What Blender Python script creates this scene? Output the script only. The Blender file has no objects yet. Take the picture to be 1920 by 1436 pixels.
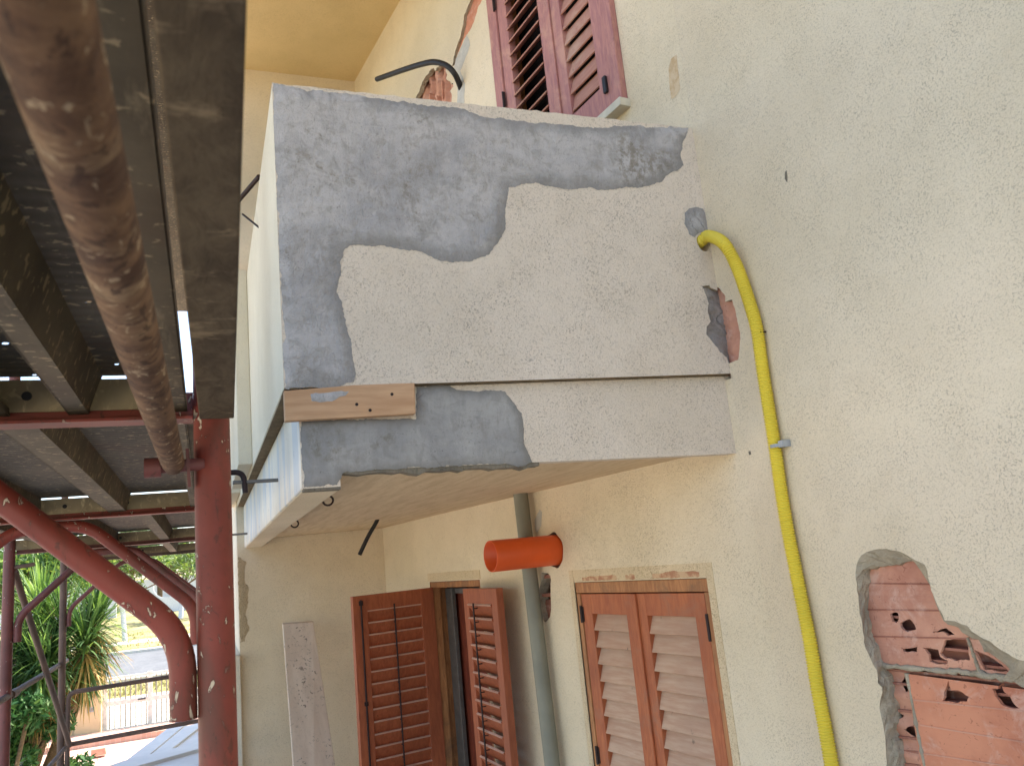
import bpy, math, random
import numpy as np
from mathutils import Vector, Matrix
from mathutils.geometry import delaunay_2d_cdt
random.seed(7); rng = np.random.default_rng(7)
R = math.radians
SC = bpy.context.scene
COL = SC.collection
V = Vector

# ---------------------------------------------------------------- camera, sky, sun, exposure
CAM_H = 2.4                      # height of the camera above the ground
YAW, PITCH, ROLL, FPX, ANG = 0.371853, 0.207878, -0.098493, 1526.58, 0.12984
CAM = V((0, 1.6, CAM_H))
F_ = V((math.cos(PITCH)*math.cos(YAW), -math.cos(PITCH)*math.sin(YAW), math.sin(PITCH)))
r0 = F_.cross(V((0, 0, 1))).normalized(); u0 = r0.cross(F_)
RI = math.cos(ROLL)*r0 + math.sin(ROLL)*u0
UP = -math.sin(ROLL)*r0 + math.cos(ROLL)*u0
cd = bpy.data.cameras.new('camera'); cam = bpy.data.objects.new('camera', cd); COL.objects.link(cam)
cd.sensor_width = 36; cd.lens = FPX/1920*36; cd.clip_start = .02; cd.clip_end = 3000
M3 = Matrix((RI, UP, -F_)).transposed()
cam.matrix_world = Matrix.Translation(CAM) @ M3.to_4x4()
cd.dof.use_dof = True; cd.dof.focus_distance = 2.6; cd.dof.aperture_fstop = 15
SC.camera = cam

w = bpy.data.worlds.new('World'); SC.world = w; w.use_nodes = True
nt = w.node_tree; bg = nt.nodes['Background']
sky = nt.nodes.new('ShaderNodeTexSky'); sky.sky_type = 'NISHITA'; sky.sun_disc = False
SUN = V((.32, -.48, .82)).normalized()
sky.sun_elevation = math.asin(SUN.z); sky.sun_rotation = math.atan2(SUN.x, SUN.y)
sky.dust_density = 1.8; sky.air_density = 1.0; sky.ozone_density = 1.2
nt.links.new(sky.outputs[0], bg.inputs[0]); bg.inputs[1].default_value = .15
sl = bpy.data.lights.new('sun', 'SUN'); so = bpy.data.objects.new('sun', sl); COL.objects.link(so)
sl.energy = 4.6; sl.angle = R(.5); sl.color = (1, .93, .82)
so.rotation_euler = SUN.to_track_quat('Z', 'Y').to_euler(); so.location = (0, 0, 20)
SC.view_settings.view_transform = 'Standard'; SC.view_settings.look = 'None'
SC.view_settings.exposure = 1.75; SC.view_settings.gamma = 1
SC.render.engine = 'CYCLES'
SC.cycles.max_bounces = 8; SC.cycles.diffuse_bounces = 5
SC.render.resolution_x = 1024; SC.render.resolution_y = 765

# ---------------------------------------------------------------- helpers
def ray(px, py): return (px-960)/FPX*RI - (py-718)/FPX*UP + F_
def onX(px, py, x): d = ray(px, py); return CAM + (x/d.x)*d
def onY(px, py, y): d = ray(px, py); return CAM + ((y-CAM.y)/d.y)*d
def onZ(px, py, z): d = ray(px, py); return CAM + (z/d.z)*d        # z measured from camera height
def P3(x, y, z): return V((x, y, z+CAM_H))                          # z measured from camera height

class Plane:                                                        # local u (horizontal), w (height), n (outwards)
    def __init__(s, O, U, N): s.O = V(O); s.U = V(U).normalized(); s.N = V(N).normalized(); s.W = V((0, 0, 1))
    def hit(s, px, py, off=0):
        d = ray(px, py); t = ((s.O+s.N*off-CAM).dot(s.N))/d.dot(s.N); p = CAM+t*d-s.O
        return (p.dot(s.U), p.dot(s.W))
    def at(s, u, w_, n=0): return s.O+s.U*u+s.W*w_+s.N*n
    def poly(s, pts, off=0): return [s.hit(*p, off) for p in pts]
Z0 = V((0, 0, CAM_H))
XC = 2.155
A1 = Plane(V((XC, 0, CAM_H)), (-1, 0, 0), (0, 1, 0))                # right wall: u runs towards the camera
A2 = Plane(V((XC, 0, CAM_H)), (math.cos(ANG), math.sin(ANG), 0), (-math.sin(ANG), math.cos(ANG), 0))
BS = Plane(V((XC, 0, CAM_H)), (0, 1, 0), (-1, 0, 0))                # parapet side, faces the camera
SS = Plane(V((XC+.03, 0, CAM_H)), (0, 1, 0), (-1, 0, 0))            # slab side
XB = 5.65
WB = Plane(V((XB, 0, CAM_H)), (0, 1, 0), (-1, 0, 0))                # far cross wall

def lin(c):
    if isinstance(c, (int, float)): c = (c, c, c)
    return tuple(((x/255)/12.92 if x/255 <= .04045 else ((x/255+.055)/1.055)**2.4) for x in c)+(1,)

class MB:
    def __init__(s): s.v = []; s.f = []; s.m = []; s.cur = 0; s.sm = []; s.attr = {}
    def add(s, vs, fs, smooth=False):
        o = len(s.v); s.v += [tuple(p) for p in vs]
        for f in fs: s.f.append(tuple(o+i for i in f)); s.m.append(s.cur); s.sm.append(smooth)
    def hexa(s, p):                                                 # 8 corners: bottom 0-3, top 4-7
        s.add(p, [(3, 2, 1, 0), (4, 5, 6, 7), (0, 1, 5, 4), (1, 2, 6, 5), (2, 3, 7, 6), (3, 0, 4, 7)])
    def box(s, a, b):
        x0, y0, z0 = a; x1, y1, z1 = b
        s.hexa([(x0, y0, z0), (x1, y0, z0), (x1, y1, z0), (x0, y1, z0), (x0, y0, z1), (x1, y0, z1), (x1, y1, z1), (x0, y1, z1)])
    def lbox(s, pl, u0, u1, w0, w1, n0, n1):                        # box in a plane's frame
        q = [(u0, w0), (u1, w0), (u1, w1), (u0, w1)]
        s.hexa([pl.at(a, b, n0) for a, b in q]+[pl.at(a, b, n1) for a, b in q])
    def prism(s, pts, d):                                           # polygon of 3-D points extruded by vector d
        n = len(pts); d = V(d)
        q = [V(p) for p in pts]+[V(p)+d for p in pts]
        s.add(q, [tuple(range(n))[::-1], tuple(range(n, 2*n))]+[(i, (i+1) % n, n+(i+1) % n, n+i) for i in range(n)])
    def tube(s, path, r, n=12, cap=True, radii=None, inner=None):
        path = [V(p) for p in path]; m = len(path); T = []
        for i in range(m): T.append((path[min(i+1, m-1)]-path[max(i-1, 0)]).normalized())
        a = T[0].orthogonal().normalized(); vs = []; fs = []
        for i in range(m):
            a = (a-T[i]*a.dot(T[i])).normalized(); b = T[i].cross(a)
            rr = radii[i] if radii else r
            for k in range(n):
                t = 2*math.pi*k/n; vs.append(path[i]+a*(rr*math.cos(t))+b*(rr*math.sin(t)))
        for i in range(m-1):
            for k in range(n): fs.append((i*n+k, i*n+(k+1) % n, (i+1)*n+(k+1) % n, (i+1)*n+k))
        s.add(vs, fs, True)
        if cap: s.add(vs[:n], [tuple(range(n))[::-1]]); s.add(vs[-n:], [tuple(range(n))])
    def build(s, name, mats, parent=None, bevel=0, **props):
        me = bpy.data.meshes.new(name); me.from_pydata(s.v, [], s.f); me.update()
        if not isinstance(mats, (list, tuple)): mats = [mats]
        for m_ in mats: me.materials.append(m_)
        me.polygons.foreach_set('material_index', s.m); me.polygons.foreach_set('use_smooth', s.sm)
        for k, vals in s.attr.items():
            at = me.attributes.new(k, 'FLOAT', 'POINT')
            full = np.zeros(len(s.v), 'f'); full[:len(vals)] = vals; at.data.foreach_set('value', full)
        o = bpy.data.objects.new(name, me); COL.objects.link(o)
        if bevel:
            b = o.modifiers.new('b', 'BEVEL'); b.width = bevel; b.segments = 2; b.limit_method = 'ANGLE'; b.angle_limit = R(40)
        if parent: child(o, parent)
        for k, x in props.items(): o[k] = x
        return o
def base_loc(p):
    l = Vector((0, 0, 0))
    while p: l = l+p.location; p = None
    return l
WORLD = {}
def child(o, p):
    o.parent = p; o.matrix_parent_inverse = Matrix.Translation(-WORLD.get(p.name, V((0, 0, 0))))
def thing(name, loc, label, cat, group=None):
    e = bpy.data.objects.new(name, None); e.empty_display_size = .1; COL.objects.link(e); e.location = loc; WORLD[e.name] = V(loc)
    return tag(e, label, cat, group)
def tag(o, label, cat, group=None, kind=None):
    o['label'] = label; o['category'] = cat
    if group: o['group'] = group
    if kind: o['kind'] = kind
    return o
def copy_tree(o, off, label=None):
    c = o.copy(); COL.objects.link(c); c.location = o.location+V(off)
    if label: c['label'] = label
    for ch in o.children:
        d = ch.copy(); COL.objects.link(d); d.parent = c
        for g in ch.children: e = g.copy(); COL.objects.link(e); e.parent = d
    return c

def bez(pts, n=8):                                                  # Catmull-Rom through points
    pts = [V(p) for p in pts]; P = [pts[0]*2-pts[1]]+pts+[pts[-1]*2-pts[-2]]; out = []
    for i in range(1, len(P)-2):
        for k in range(n):
            t = k/n; a, b, c, d = P[i-1:i+3]
            out.append(.5*((2*b)+(c-a)*t+(2*a-5*b+4*c-d)*t*t+(3*b-a-3*c+d)*t**3))
    return out+[pts[-1]]
def fillet(pts, r, n=6):
    pts = [V(p) for p in pts]; out = [pts[0]]
    for i in range(1, len(pts)-1):
        a = (pts[i-1]-pts[i]); b = (pts[i+1]-pts[i]); rr = min(r, a.length*.49, b.length*.49)
        p = pts[i]+a.normalized()*rr; q = pts[i]+b.normalized()*rr
        for k in range(n+1):
            t = k/n; out.append(p*(1-t)**2+pts[i]*2*t*(1-t)+q*t*t)
    return out+[pts[-1]]

def rough(poly, step=.012, amp=.004, closed=True, seed=1):
    rg = np.random.default_rng(seed); out = []; n = len(poly); drift = 0
    for i in range(n if closed else n-1):
        a = np.array(poly[i][:2]); b = np.array(poly[(i+1) % n][:2]); L = np.linalg.norm(b-a); k = max(1, int(L/step))
        nn = np.array([-(b-a)[1], (b-a)[0]])/(L+1e-9)
        for j in range(k):
            drift = drift*.55+rg.normal()*amp*.7
            out.append(tuple(a+(b-a)*j/k+nn*(drift+rg.normal()*amp*.3)))
    return out
def inside(P, poly):
    x, y = P[:, 0], P[:, 1]; q = np.array(poly); c = np.zeros(len(P), bool); j = len(q)-1
    for i in range(len(q)):
        xi, yi = q[i]; xj, yj = q[j]
        with np.errstate(divide='ignore', invalid='ignore'):
            hit = ((yi > y) != (yj > y)) & (x < (xj-xi)*(y-yi)/(yj-yi)+xi)
        c ^= hit; j = i
    return c
def dist_to(P, poly):
    q = np.array(poly); D = np.full(len(P), 1e9)
    for i in range(len(q)):
        a = q[i]; b = q[(i+1) % len(q)]; ab = b-a; t = np.clip(((P-a)@ab)/(ab@ab+1e-12), 0, 1)
        D = np.minimum(D, np.hypot(*(P-a-t[:, None]*ab).T))
    return D
def fbm(P, s, seed=0, oct=4):
    rg = np.random.default_rng(seed); out = np.zeros(len(P)); a = 1
    for o in range(oct):
        for k in range(5):
            th = rg.uniform(0, 6.28); ph = rg.uniform(0, 6.28); fr = s*2**o*rg.uniform(.7, 1.3)
            out += a*np.sin((P[:, 0]*math.cos(th)+P[:, 1]*math.sin(th))*fr+ph+1.5*np.sin(fr*.6*P[:, 1]+ph*2))
        a *= .5
    return out/5
def sheet(mb, pl, outline, holes=(), grid=None, off=0, hfun=None, side=0, attr=False, thick_side=None):
    """flat or relief sheet in a plane's frame, with holes; hfun(P, D)->offsets"""
    verts = [tuple(p) for p in outline]; loops = [list(range(len(outline)))]
    for h in holes:
        loops.append(list(range(len(verts), len(verts)+len(h)))); verts += [tuple(p) for p in h]
    edges = [(l[i], l[(i+1) % len(l)]) for l in loops for i in range(len(l))]
    if grid:
        q = np.array(outline); x0, y0 = q.min(0); x1, y1 = q.max(0)
        gx, gy = np.meshgrid(np.arange(x0, x1, grid), np.arange(y0, y1, grid)); G = np.c_[gx.ravel(), gy.ravel()]
        G = G+np.random.default_rng(3).uniform(-.3, .3, G.shape)*grid
        k = inside(G, outline) & (dist_to(G, outline) > grid*.4)
        for h in holes: k &= ~inside(G, h)
        verts += [tuple(p) for p in G[k]]
    r = delaunay_2d_cdt([V(p) for p in verts], edges, [], 0, 1e-7)
    vo = np.array([tuple(p) for p in r[0]]); tris = np.array(r[2])
    C = vo[tris].mean(1); k = inside(C, outline)
    for h in holes: k &= ~inside(C, h)
    tris = tris[k]
    e = vo[tris]; area = (e[:, 1, 0]-e[:, 0, 0])*(e[:, 2, 1]-e[:, 0, 1])-(e[:, 2, 0]-e[:, 0, 0])*(e[:, 1, 1]-e[:, 0, 1])
    flip = pl.U.cross(pl.W).dot(pl.N) < 0
    D = dist_to(vo, outline)
    H = hfun(vo, D) if hfun else np.zeros(len(vo))
    start = len(mb.v)
    mb.add([pl.at(p[0], p[1], off+H[i]) for i, p in enumerate(vo)],
           [tuple(t) if (ar > 0) != flip else tuple(t[::-1]) for t, ar in zip(tris, area)], bool(hfun))
    if attr:
        old = mb.attr.get('edge', np.zeros(start)); old = np.r_[old, np.zeros(start-len(old))]
        mb.attr['edge'] = np.r_[old, D]
    return vo
def rimwall(mb, pl, loop, n0, n1, jit=0, seed=5, inner=None, closed=True):
    """side walls of a recess between two copies of a loop"""
    rg = np.random.default_rng(seed); n = len(loop); inner = inner or loop
    K = 3; vs = []
    for k in range(K+1):
        t = k/K
        for i in range(n):
            u = loop[i][0]*(1-t)+inner[i][0]*t; w_ = loop[i][1]*(1-t)+inner[i][1]*t
            j = jit if 0 < k < K else 0
            vs.append(pl.at(u+rg.normal()*j, w_+rg.normal()*j, n0+(n1-n0)*t+rg.normal()*j))
    fs = [(k*n+i, k*n+(i+1) % n, (k+1)*n+(i+1) % n, (k+1)*n+i) for k in range(K) for i in range(n if closed else n-1)]
    mb.add(vs, fs)
def resample(poly, n):
    q = np.array(list(poly)+[poly[0]]); L = np.r_[0, np.cumsum(np.hypot(*np.diff(q, axis=0).T))]
    t = np.linspace(0, L[-1], n, endpoint=False)
    return [(float(np.interp(a, L, q[:, 0])), float(np.interp(a, L, q[:, 1]))) for a in t]

# ---------------------------------------------------------------- materials
class NM:
    def __init__(s, name, rough=.85, spec=.3, metal=0):
        s.m = bpy.data.materials.new(name); s.m.use_nodes = True; s.t = s.m.node_tree; s.b = s.t.nodes['Principled BSDF']
        s.b.inputs['Roughness'].default_value = rough; s.b.inputs['Specular IOR Level'].default_value = spec; s.b.inputs['Metallic'].default_value = metal
        s.co = s.t.nodes.new('ShaderNodeTexCoord').outputs['Object']; s.col = None; s.h = None
    def n(s, t, **k):
        x = s.t.nodes.new(t)
        for a, v in k.items():
            if a in x.inputs.keys(): x.inputs[a].default_value = v
            else: setattr(x, a, v)
        return x
    def link(s, a, b): s.t.links.new(a, b)
    def map(s, scale=(1, 1, 1), rot=(0, 0, 0)):
        x = s.n('ShaderNodeMapping'); x.inputs['Scale'].default_value = scale; x.inputs['Rotation'].default_value = rot
        s.link(s.co, x.inputs[0]); return x.outputs[0]
    def noise(s, scale, detail=4, rough=.55, dist=0, vec=None):
        x = s.n('ShaderNodeTexNoise'); x.inputs['Scale'].default_value = scale; x.inputs['Detail'].default_value = detail
        x.inputs['Roughness'].default_value = rough; x.inputs['Distortion'].default_value = dist
        s.link(vec if vec is not None else s.co, x.inputs['Vector']); return x.outputs['Fac']
    def ramp(s, fac, a, b, lo=0, hi=1):
        x = s.n('ShaderNodeMapRange'); x.interpolation_type = 'SMOOTHSTEP'
        for k, v in (('From Min', a), ('From Max', b), ('To Min', lo), ('To Max', hi)): x.inputs[k].default_value = v
        s.link(fac, x.inputs['Value']); return x.outputs[0]
    def math(s, op, a, b=0):
        x = s.n('ShaderNodeMath'); x.operation = op
        for i, q in enumerate((a, b)):
            if isinstance(q, (int, float)): x.inputs[i].default_value = q
            else: s.link(q, x.inputs[i])
        return x.outputs[0]
    def mix(s, fac, a, b):
        x = s.n('ShaderNodeMix'); x.data_type = 'RGBA'
        for i, q in ((0, fac), (6, a), (7, b)):
            if isinstance(q, (int, float, tuple)): x.inputs[i].default_value = q
            else: s.link(q, x.inputs[i])
        return x.outputs[2]
    def base(s, c): s.col = c if not isinstance(c, tuple) else s.mix(0., c, c); return s
    def over(s, fac, c): s.col = s.mix(fac, s.col, c); return s
    def bump(s, h, dist=.002, strength=1.0):
        x = s.n('ShaderNodeBump'); x.inputs['Distance'].default_value = dist; x.inputs['Strength'].default_value = strength
        s.link(h, x.inputs['Height'])
        if s.h: s.link(s.h, x.inputs['Normal'])
        s.h = x.outputs[0]; return s
    def done(s):
        s.link(s.col, s.b.inputs['Base Color'])
        if s.h: s.link(s.h, s.b.inputs['Normal'])
        return s.m

def plaster(name, c, dark, grain=1.0, density=.5, stain=None, warm=None):
    a = NM(name, .93, .15)
    big = a.noise(1.3, 4, .6); med = a.noise(7, 5, .6)
    a.base(a.mix(a.ramp(big, .35, .7), lin(c), lin([c[0]*.955, c[1]*.95, c[2]*.935])))
    a.over(a.ramp(med, .45, .75, 0, .35), lin([c[0]*.93, c[1]*.925, c[2]*.91]))
    vein = a.noise(210, 3, .6, 1.0); field = a.ramp(a.noise(6, 5, .7), .3, .7, .35, 1)
    pit = a.math('MULTIPLY', a.ramp(vein, .35, .47, 1, 0), a.math('MULTIPLY', field, density))
    a.over(pit, lin(dark))
    if stain: a.over(a.ramp(a.noise(3.1, 5, .7, .6), .62, .8, 0, .5), lin(stain))
    h = a.math('SUBTRACT', a.noise(180, 4, .65, .8), a.math('MULTIPLY', pit, .9))
    a.bump(h, .0026*grain, .8); a.bump(a.noise(60, 3, .6, .8), .0014*grain, .6); a.bump(a.noise(9, 3), .004, .5)
    return a.done()
PL = plaster('cream_plaster', (233, 216, 188), (152, 138, 118))
PLB = plaster('balcony_plaster', (232, 216, 198), (150, 134, 118), 1.2, .62)
PLY = plaster('loggia_plaster', (233, 216, 187), (160, 142, 114), .9, .5)
CEIL = plaster('eaves_plaster', (228, 202, 150), (150, 124, 88), .5, .45)
def _sof():
    a = NM('soffit_paint', .9, .15); st = a.noise(3, 5, .6, 0, a.map((1, 9, 1)))
    a.base(a.mix(a.ramp(st, .35, .7), lin((222, 198, 162)), lin((206, 180, 144))))
    a.over(a.ramp(a.noise(60, 3, .5, .5), .3, .38, .35, 0), lin((150, 120, 85))); a.bump(a.noise(120, 3), .001, .5); return a.done()
SOF = _sof()
def _cem(name, c, damp, edge=True, smooth=False):
    a = NM(name, .9, .2)
    m1 = a.noise(5, 6, .65, .4); m2 = a.noise(22, 5, .65, .6)
    a.base(a.mix(a.ramp(m1, .36, .66), lin(c), lin([c[0]*.87, c[1]*.875, c[2]*.885])))
    a.over(a.ramp(m2, .5, .68, 0, .6 if not smooth else .2), lin([c[0]*.8, c[1]*.79, c[2]*.76]))
    a.over(a.math('MULTIPLY', a.ramp(a.noise(3.3, 6, .7, .7), .54, .68), a.ramp(a.noise(45, 4, .7), .4, .6)), lin([c[0]*.74, c[1]*.72, c[2]*.67]))
    gr = a.noise(190, 3, .6, .5)
    a.over(a.math('MULTIPLY', a.ramp(gr, .3, .4, .5, 0), a.ramp(a.noise(9, 4), .42, .6)), lin([x*.45 for x in c]))
    tw = a.noise(11, 5, .6, .9, a.map((1, 1.2, 3.2), (.5, 0, 0))); tw2 = a.noise(13, 5, .6, .9, a.map((1, 3.4, 1.1), (-.4, 0, 0)))
    tr_ = a.math('ADD', tw, tw2); a.over(a.ramp(tr_, .95, 1.25, 0, .42), lin([c[0]*.77, c[1]*.765, c[2]*.75])); a.over(a.ramp(tr_, .68, .86, .35, 0), lin([min(255, x*1.07) for x in c])); a.bump(tr_, .005 if not smooth else .0015, .7)
    # fine cracks
    vo = a.n('ShaderNodeTexVoronoi'); vo.feature = 'DISTANCE_TO_EDGE'; vo.inputs['Scale'].default_value = 5.5
    mp = a.n('ShaderNodeMix'); mp.data_type = 'RGBA'; mp.inputs[0].default_value = .12
    nz = a.n('ShaderNodeTexNoise'); nz.inputs['Scale'].default_value = 7; nz.inputs['Detail'].default_value = 5
    a.link(a.co, nz.inputs['Vector']); a.link(a.co, mp.inputs[6]); a.link(nz.outputs['Color'], mp.inputs[7]); a.link(mp.outputs[2], vo.inputs['Vector'])
    crk = a.math('MULTIPLY', a.ramp(vo.outputs['Distance'], .0, .009, 1, 0), a.ramp(a.noise(2.6, 2), .52, .6))
    a.over(a.math('MULTIPLY', crk, .6), lin([x*.5 for x in c]))
    if edge:
        at = a.n('ShaderNodeAttribute'); at.attribute_name = 'edge'
        e = a.math('ADD', at.outputs['Fac'], a.math('MULTIPLY', a.math('SUBTRACT', a.noise(14, 6, .75), .5), .11))
        a.over(a.ramp(e, -.01, .06, .85, 0), lin(damp))
    a.bump(a.noise(16, 6, .75, .4), .009 if not smooth else .003, .9); a.bump(a.noise(70, 4, .7, .6), .004 if not smooth else .0012, .8); a.bump(gr, .003 if not smooth else .0012, .8); a.bump(crk, -.002, .8)
    return a.done()
CEM = _cem('cement_render', (198, 192, 190), (146, 142, 139))
CEM2 = _cem('fresh_cement', (166, 162, 158), (132, 128, 124), True, True)
CEMD = _cem('dark_brown_cement', (136, 126, 110), (90, 80, 66), False)
CEMR = _cem('broken_render', (190, 176, 152), (120, 110, 96), False)
def _brick(name, c):
    a = NM(name, .8, .25); a.base(a.mix(a.ramp(a.noise(6, 5, .6), .35, .7), lin(c), lin([c[0]*.86, c[1]*.8, c[2]*.8])))
    a.over(a.ramp(a.noise(12, 6, .7, .5), .5, .68, 0, .55), lin((216, 182, 164)))
    a.over(a.ramp(a.noise(70, 3, .5, 1.2), .3, .37, .4, 0), lin((120, 60, 45)))
    wv = a.noise(60, 2, .5, 0, a.map((.15, .15, 3))); a.bump(wv, .0015, .5); a.bump(a.noise(40, 5), .002, .6); return a.done()
BR = _brick('fired_clay', (212, 158, 132)); BRO = _brick('orange_clay', (212, 144, 112)); BRD = _brick('inner_clay', (172, 118, 98))
def _wood(name, c, c2, axis=(3, 3, .5), rgh=.55, wear=None, spec=.35):
    a = NM(name, rgh, spec); g = a.noise(9, 6, .65, .8 if axis[2] < 2 else .15, a.map(tuple(x*2.2 for x in axis)))
    a.base(a.mix(a.ramp(g, .3, .7), lin(c), lin(c2)))
    a.over(a.ramp(a.noise(1.8, 4, .6), .42, .72, 0, .55), lin([c2[0]*.9, c2[1]*.92, c2[2]*.95]))
    if wear: a.over(a.ramp(a.noise(5, 6, .7, .5), .5, .68, 0, .75), lin(wear))
    a.over(a.ramp(a.noise(34, 3, .5, .3, a.map((1, 1, .3))), .7, .76, 0, .6), lin([x*.45 for x in c]))
    a.bump(g, .0003, .5); return a.done()
WD = _wood('varnished_wood', (176, 98, 62), (148, 78, 50), spec=.4)
WD2 = _wood('weathered_varnish', (186, 108, 66), (160, 84, 52), wear=(152, 102, 78))
SLAT = _wood('faded_slat_wood', (202, 170, 144), (186, 146, 120), (.35, .35, 3.5), .75)
FRAMEW = _wood('bare_frame_wood', (190, 132, 84), (152, 98, 60), wear=(120, 90, 66))
WDP = _wood('pinkish_shutter_wood', (188, 132, 120), (160, 108, 106), wear=(196, 148, 128))
SLP = _wood('pinkish_slat_wood', (184, 136, 118), (170, 118, 104), (.6, .6, 3), .7, (190, 156, 136))
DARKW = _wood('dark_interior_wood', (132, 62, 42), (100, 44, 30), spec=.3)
BOARD = _wood('pine_board', (204, 164, 128), (184, 142, 106), (3, .25, 3), .8)
def _dirtywood(name, c, c2, axis):
    a = NM(name, .9, .15); g = a.noise(7, 6, .7, .6, a.map(axis)); a.base(a.mix(a.ramp(g, .3, .7), lin(c), lin(c2)))
    a.over(a.ramp(a.noise(14, 5, .7, 0, a.map((2, 1, 1))), .56, .7, 0, .6), lin([min(255, x*1.45) for x in c]))
    a.over(a.ramp(a.noise(5, 4), .55, .75, 0, .55), lin([x*.6 for x in c])); a.bump(g, .002, .8); a.bump(a.noise(80, 3), .001, .6); return a.done()
PLK = _dirtywood('dirty_plank_wood', (110, 96, 78), (80, 68, 56), (2.5, 6, 2))
LEAN = None
def _lean():
    a = NM('mortar_stained_board', .9, .15); a.base(a.mix(a.ramp(a.noise(5, 5, .6, .3, a.map((1, 3, .6))), .3, .7), lin((222, 204, 184)), lin((206, 186, 166))))
    a.over(a.math('MULTIPLY', a.ramp(a.noise(60, 3, .6, .8), .34, .42, 1, 0), a.ramp(a.noise(5, 3), .45, .6, .1, .9)), lin((96, 84, 76)))
    a.bump(a.noise(40, 4), .002, .7); return a.done()
LEAN = _lean()
def _paintmetal(name, c, chip, rust, chipamt=.66, rgh=.5):
    a = NM(name, rgh, .4); a.base(a.mix(a.ramp(a.noise(5, 5, .6), .35, .7), lin(c), lin([x*.78 for x in c])))
    a.over(a.ramp(a.noise(9, 6, .7, .4, a.map((1, 1, .35))), .5, .68, 0, .8), lin(rust))
    n_ = a.noise(85, 5, .62, .6, a.map((1, 1, .5))); ch = a.math('MULTIPLY', a.ramp(n_, chipamt+.035, chipamt+.05), a.ramp(a.noise(7, 2), .42, .56)); a.over(a.ramp(n_, chipamt-.03, chipamt+.03, 0, .6), lin([x*.8 for x in rust])); a.over(ch, lin(chip))
    a.bump(ch, -.0008, .6); a.bump(a.noise(60, 3), .0005, .5); return a.done()
RED = _paintmetal('red_painted_steel', (146, 66, 54), (214, 196, 172), (100, 62, 50), .60)
PURP = _paintmetal('dull_red_steel', (128, 74, 70), (200, 184, 170), (98, 72, 62), .63)
BRNT = _paintmetal('brown_rusty_steel', (116, 92, 80), (186, 166, 146), (92, 74, 62), .63, .7)
def _rust():
    a = NM('rusty_tube_steel', .75, .3, 0); mp = a.map((4, 2.5, 2.5)); g = a.noise(7, 7, .72, .9, mp)
    a.base(a.mix(a.ramp(g, .34, .66), lin((126, 94, 68)), lin((76, 50, 36))))
    a.over(a.ramp(a.noise(8, 5, .7, .5, a.map((5, 2, 2))), .55, .7, 0, .65), lin((176, 146, 112)))
    a.over(a.ramp(a.noise(3, 3), .5, .7, 0, .6), lin((66, 42, 32)))
    sp = a.noise(90, 4, .65, .6, a.map((.6, 1, 1))); a.over(a.ramp(sp, .58, .62, 0, .75), lin((62, 40, 30))); a.over(a.ramp(sp, .36, .40, .6, 0), lin((190, 166, 134)))
    a.bump(sp, .0012, .7); a.bump(g, .001, .6); return a.done()
RUST = _rust()
def _galv(name, c, c2, ribs=True):
    a = NM(name, .65, .4, .25); a.base(a.mix(a.ramp(a.noise(6, 6, .65, .4), .3, .7), lin(c), lin(c2)))
    a.over(a.ramp(a.noise(20, 5, .7, 0, a.map((.5, 3, 1))), .56, .72, 0, .5), lin([min(255, x*1.4) for x in c]))
    a.over(a.ramp(a.noise(2.5, 4, .6, .5), .56, .7, 0, .5), lin((92, 72, 56)))
    if ribs:
        x = a.n('ShaderNodeTexWave'); x.wave_type = 'BANDS'; x.bands_direction = 'X'; x.inputs['Scale'].default_value = 14; x.inputs['Distortion'].default_value = 2.5
        a.link(a.co, x.inputs['Vector']); a.bump(x.outputs['Fac'], .0016, .6)
    a.over(a.ramp(a.noise(60, 3, .55, .4, a.map((1.6, 1, 1))), .6, .65, 0, .7), lin((178, 158, 124)))
    a.bump(a.noise(70, 3), .0008, .6); return a.done()
SHEET = _galv('galvanised_sheet', (104, 94, 78), (76, 68, 56)); FLG = _galv('dirty_flange_steel', (112, 100, 80), (84, 74, 58), False)
ENDP = _galv('end_plate_steel', (168, 152, 120), (130, 114, 90), False)
def simple(name, c, rgh=.6, spec=.4, metal=0, var=.12, sc=20, bump=.0006):
    a = NM(name, rgh, spec, metal); a.base(a.mix(a.ramp(a.noise(sc, 4), .3, .7), lin(c), lin([x*(1-var) for x in c])))
    a.bump(a.noise(sc*3, 3), bump, .6); return a.done()
BLK = simple('black_rubber', (34, 32, 34), .5); IRON = simple('dark_iron', (62, 48, 46), .6, .4, .5); STEEL = simple('grey_steel', (128, 124, 118), .5, .5, .6)
YEL = simple('yellow_plastic', (228, 204, 66), .45, .4, 0, .06, 5, .0002)
ORG = simple('orange_pvc', (226, 92, 36), .4, .4, 0, .07, 6, .0002)
GRY = simple('grey_pvc', (136, 134, 118), .5, .4, 0, .12, 5, .0003)
TIE = simple('grey_nylon', (170, 172, 172), .5)
MARB = simple('pale_stone', (214, 206, 186), .6, .3, 0, .1, 12)
WHT = simple('white_paint', (214, 216, 220), .6, .3, 0, .08, 6)
WHP = simple('white_metal_paint', (222, 218, 214), .5, .4, 0, .06, 4)
def _front():
    a = NM('streaky_white_paint', .85, .2); a.base(a.mix(a.ramp(a.noise(4, 5), .4, .7), lin((228, 218, 198)), lin((214, 204, 184))))
    d = a.noise(5, 3, .5, .2, a.map((1.7, 1.7, .3))); a.over(a.ramp(d, .54, .57, 0, .55), lin((184, 190, 196)))
    a.over(a.ramp(a.noise(60, 3, .6, .5, a.map((1, 1, .4))), .66, .7, 0, .6), lin((120, 112, 104))); a.bump(a.noise(110, 3, .6, .5), .002, .6); return a.done()
FRONT = _front()
FRW = plaster('balcony_front_plaster', (232, 222, 200), (150, 140, 124), 1, .3)
GUT = _dirtywood('grimy_underside', (136, 118, 92), (112, 96, 74), (2, 5, 1))

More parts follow.
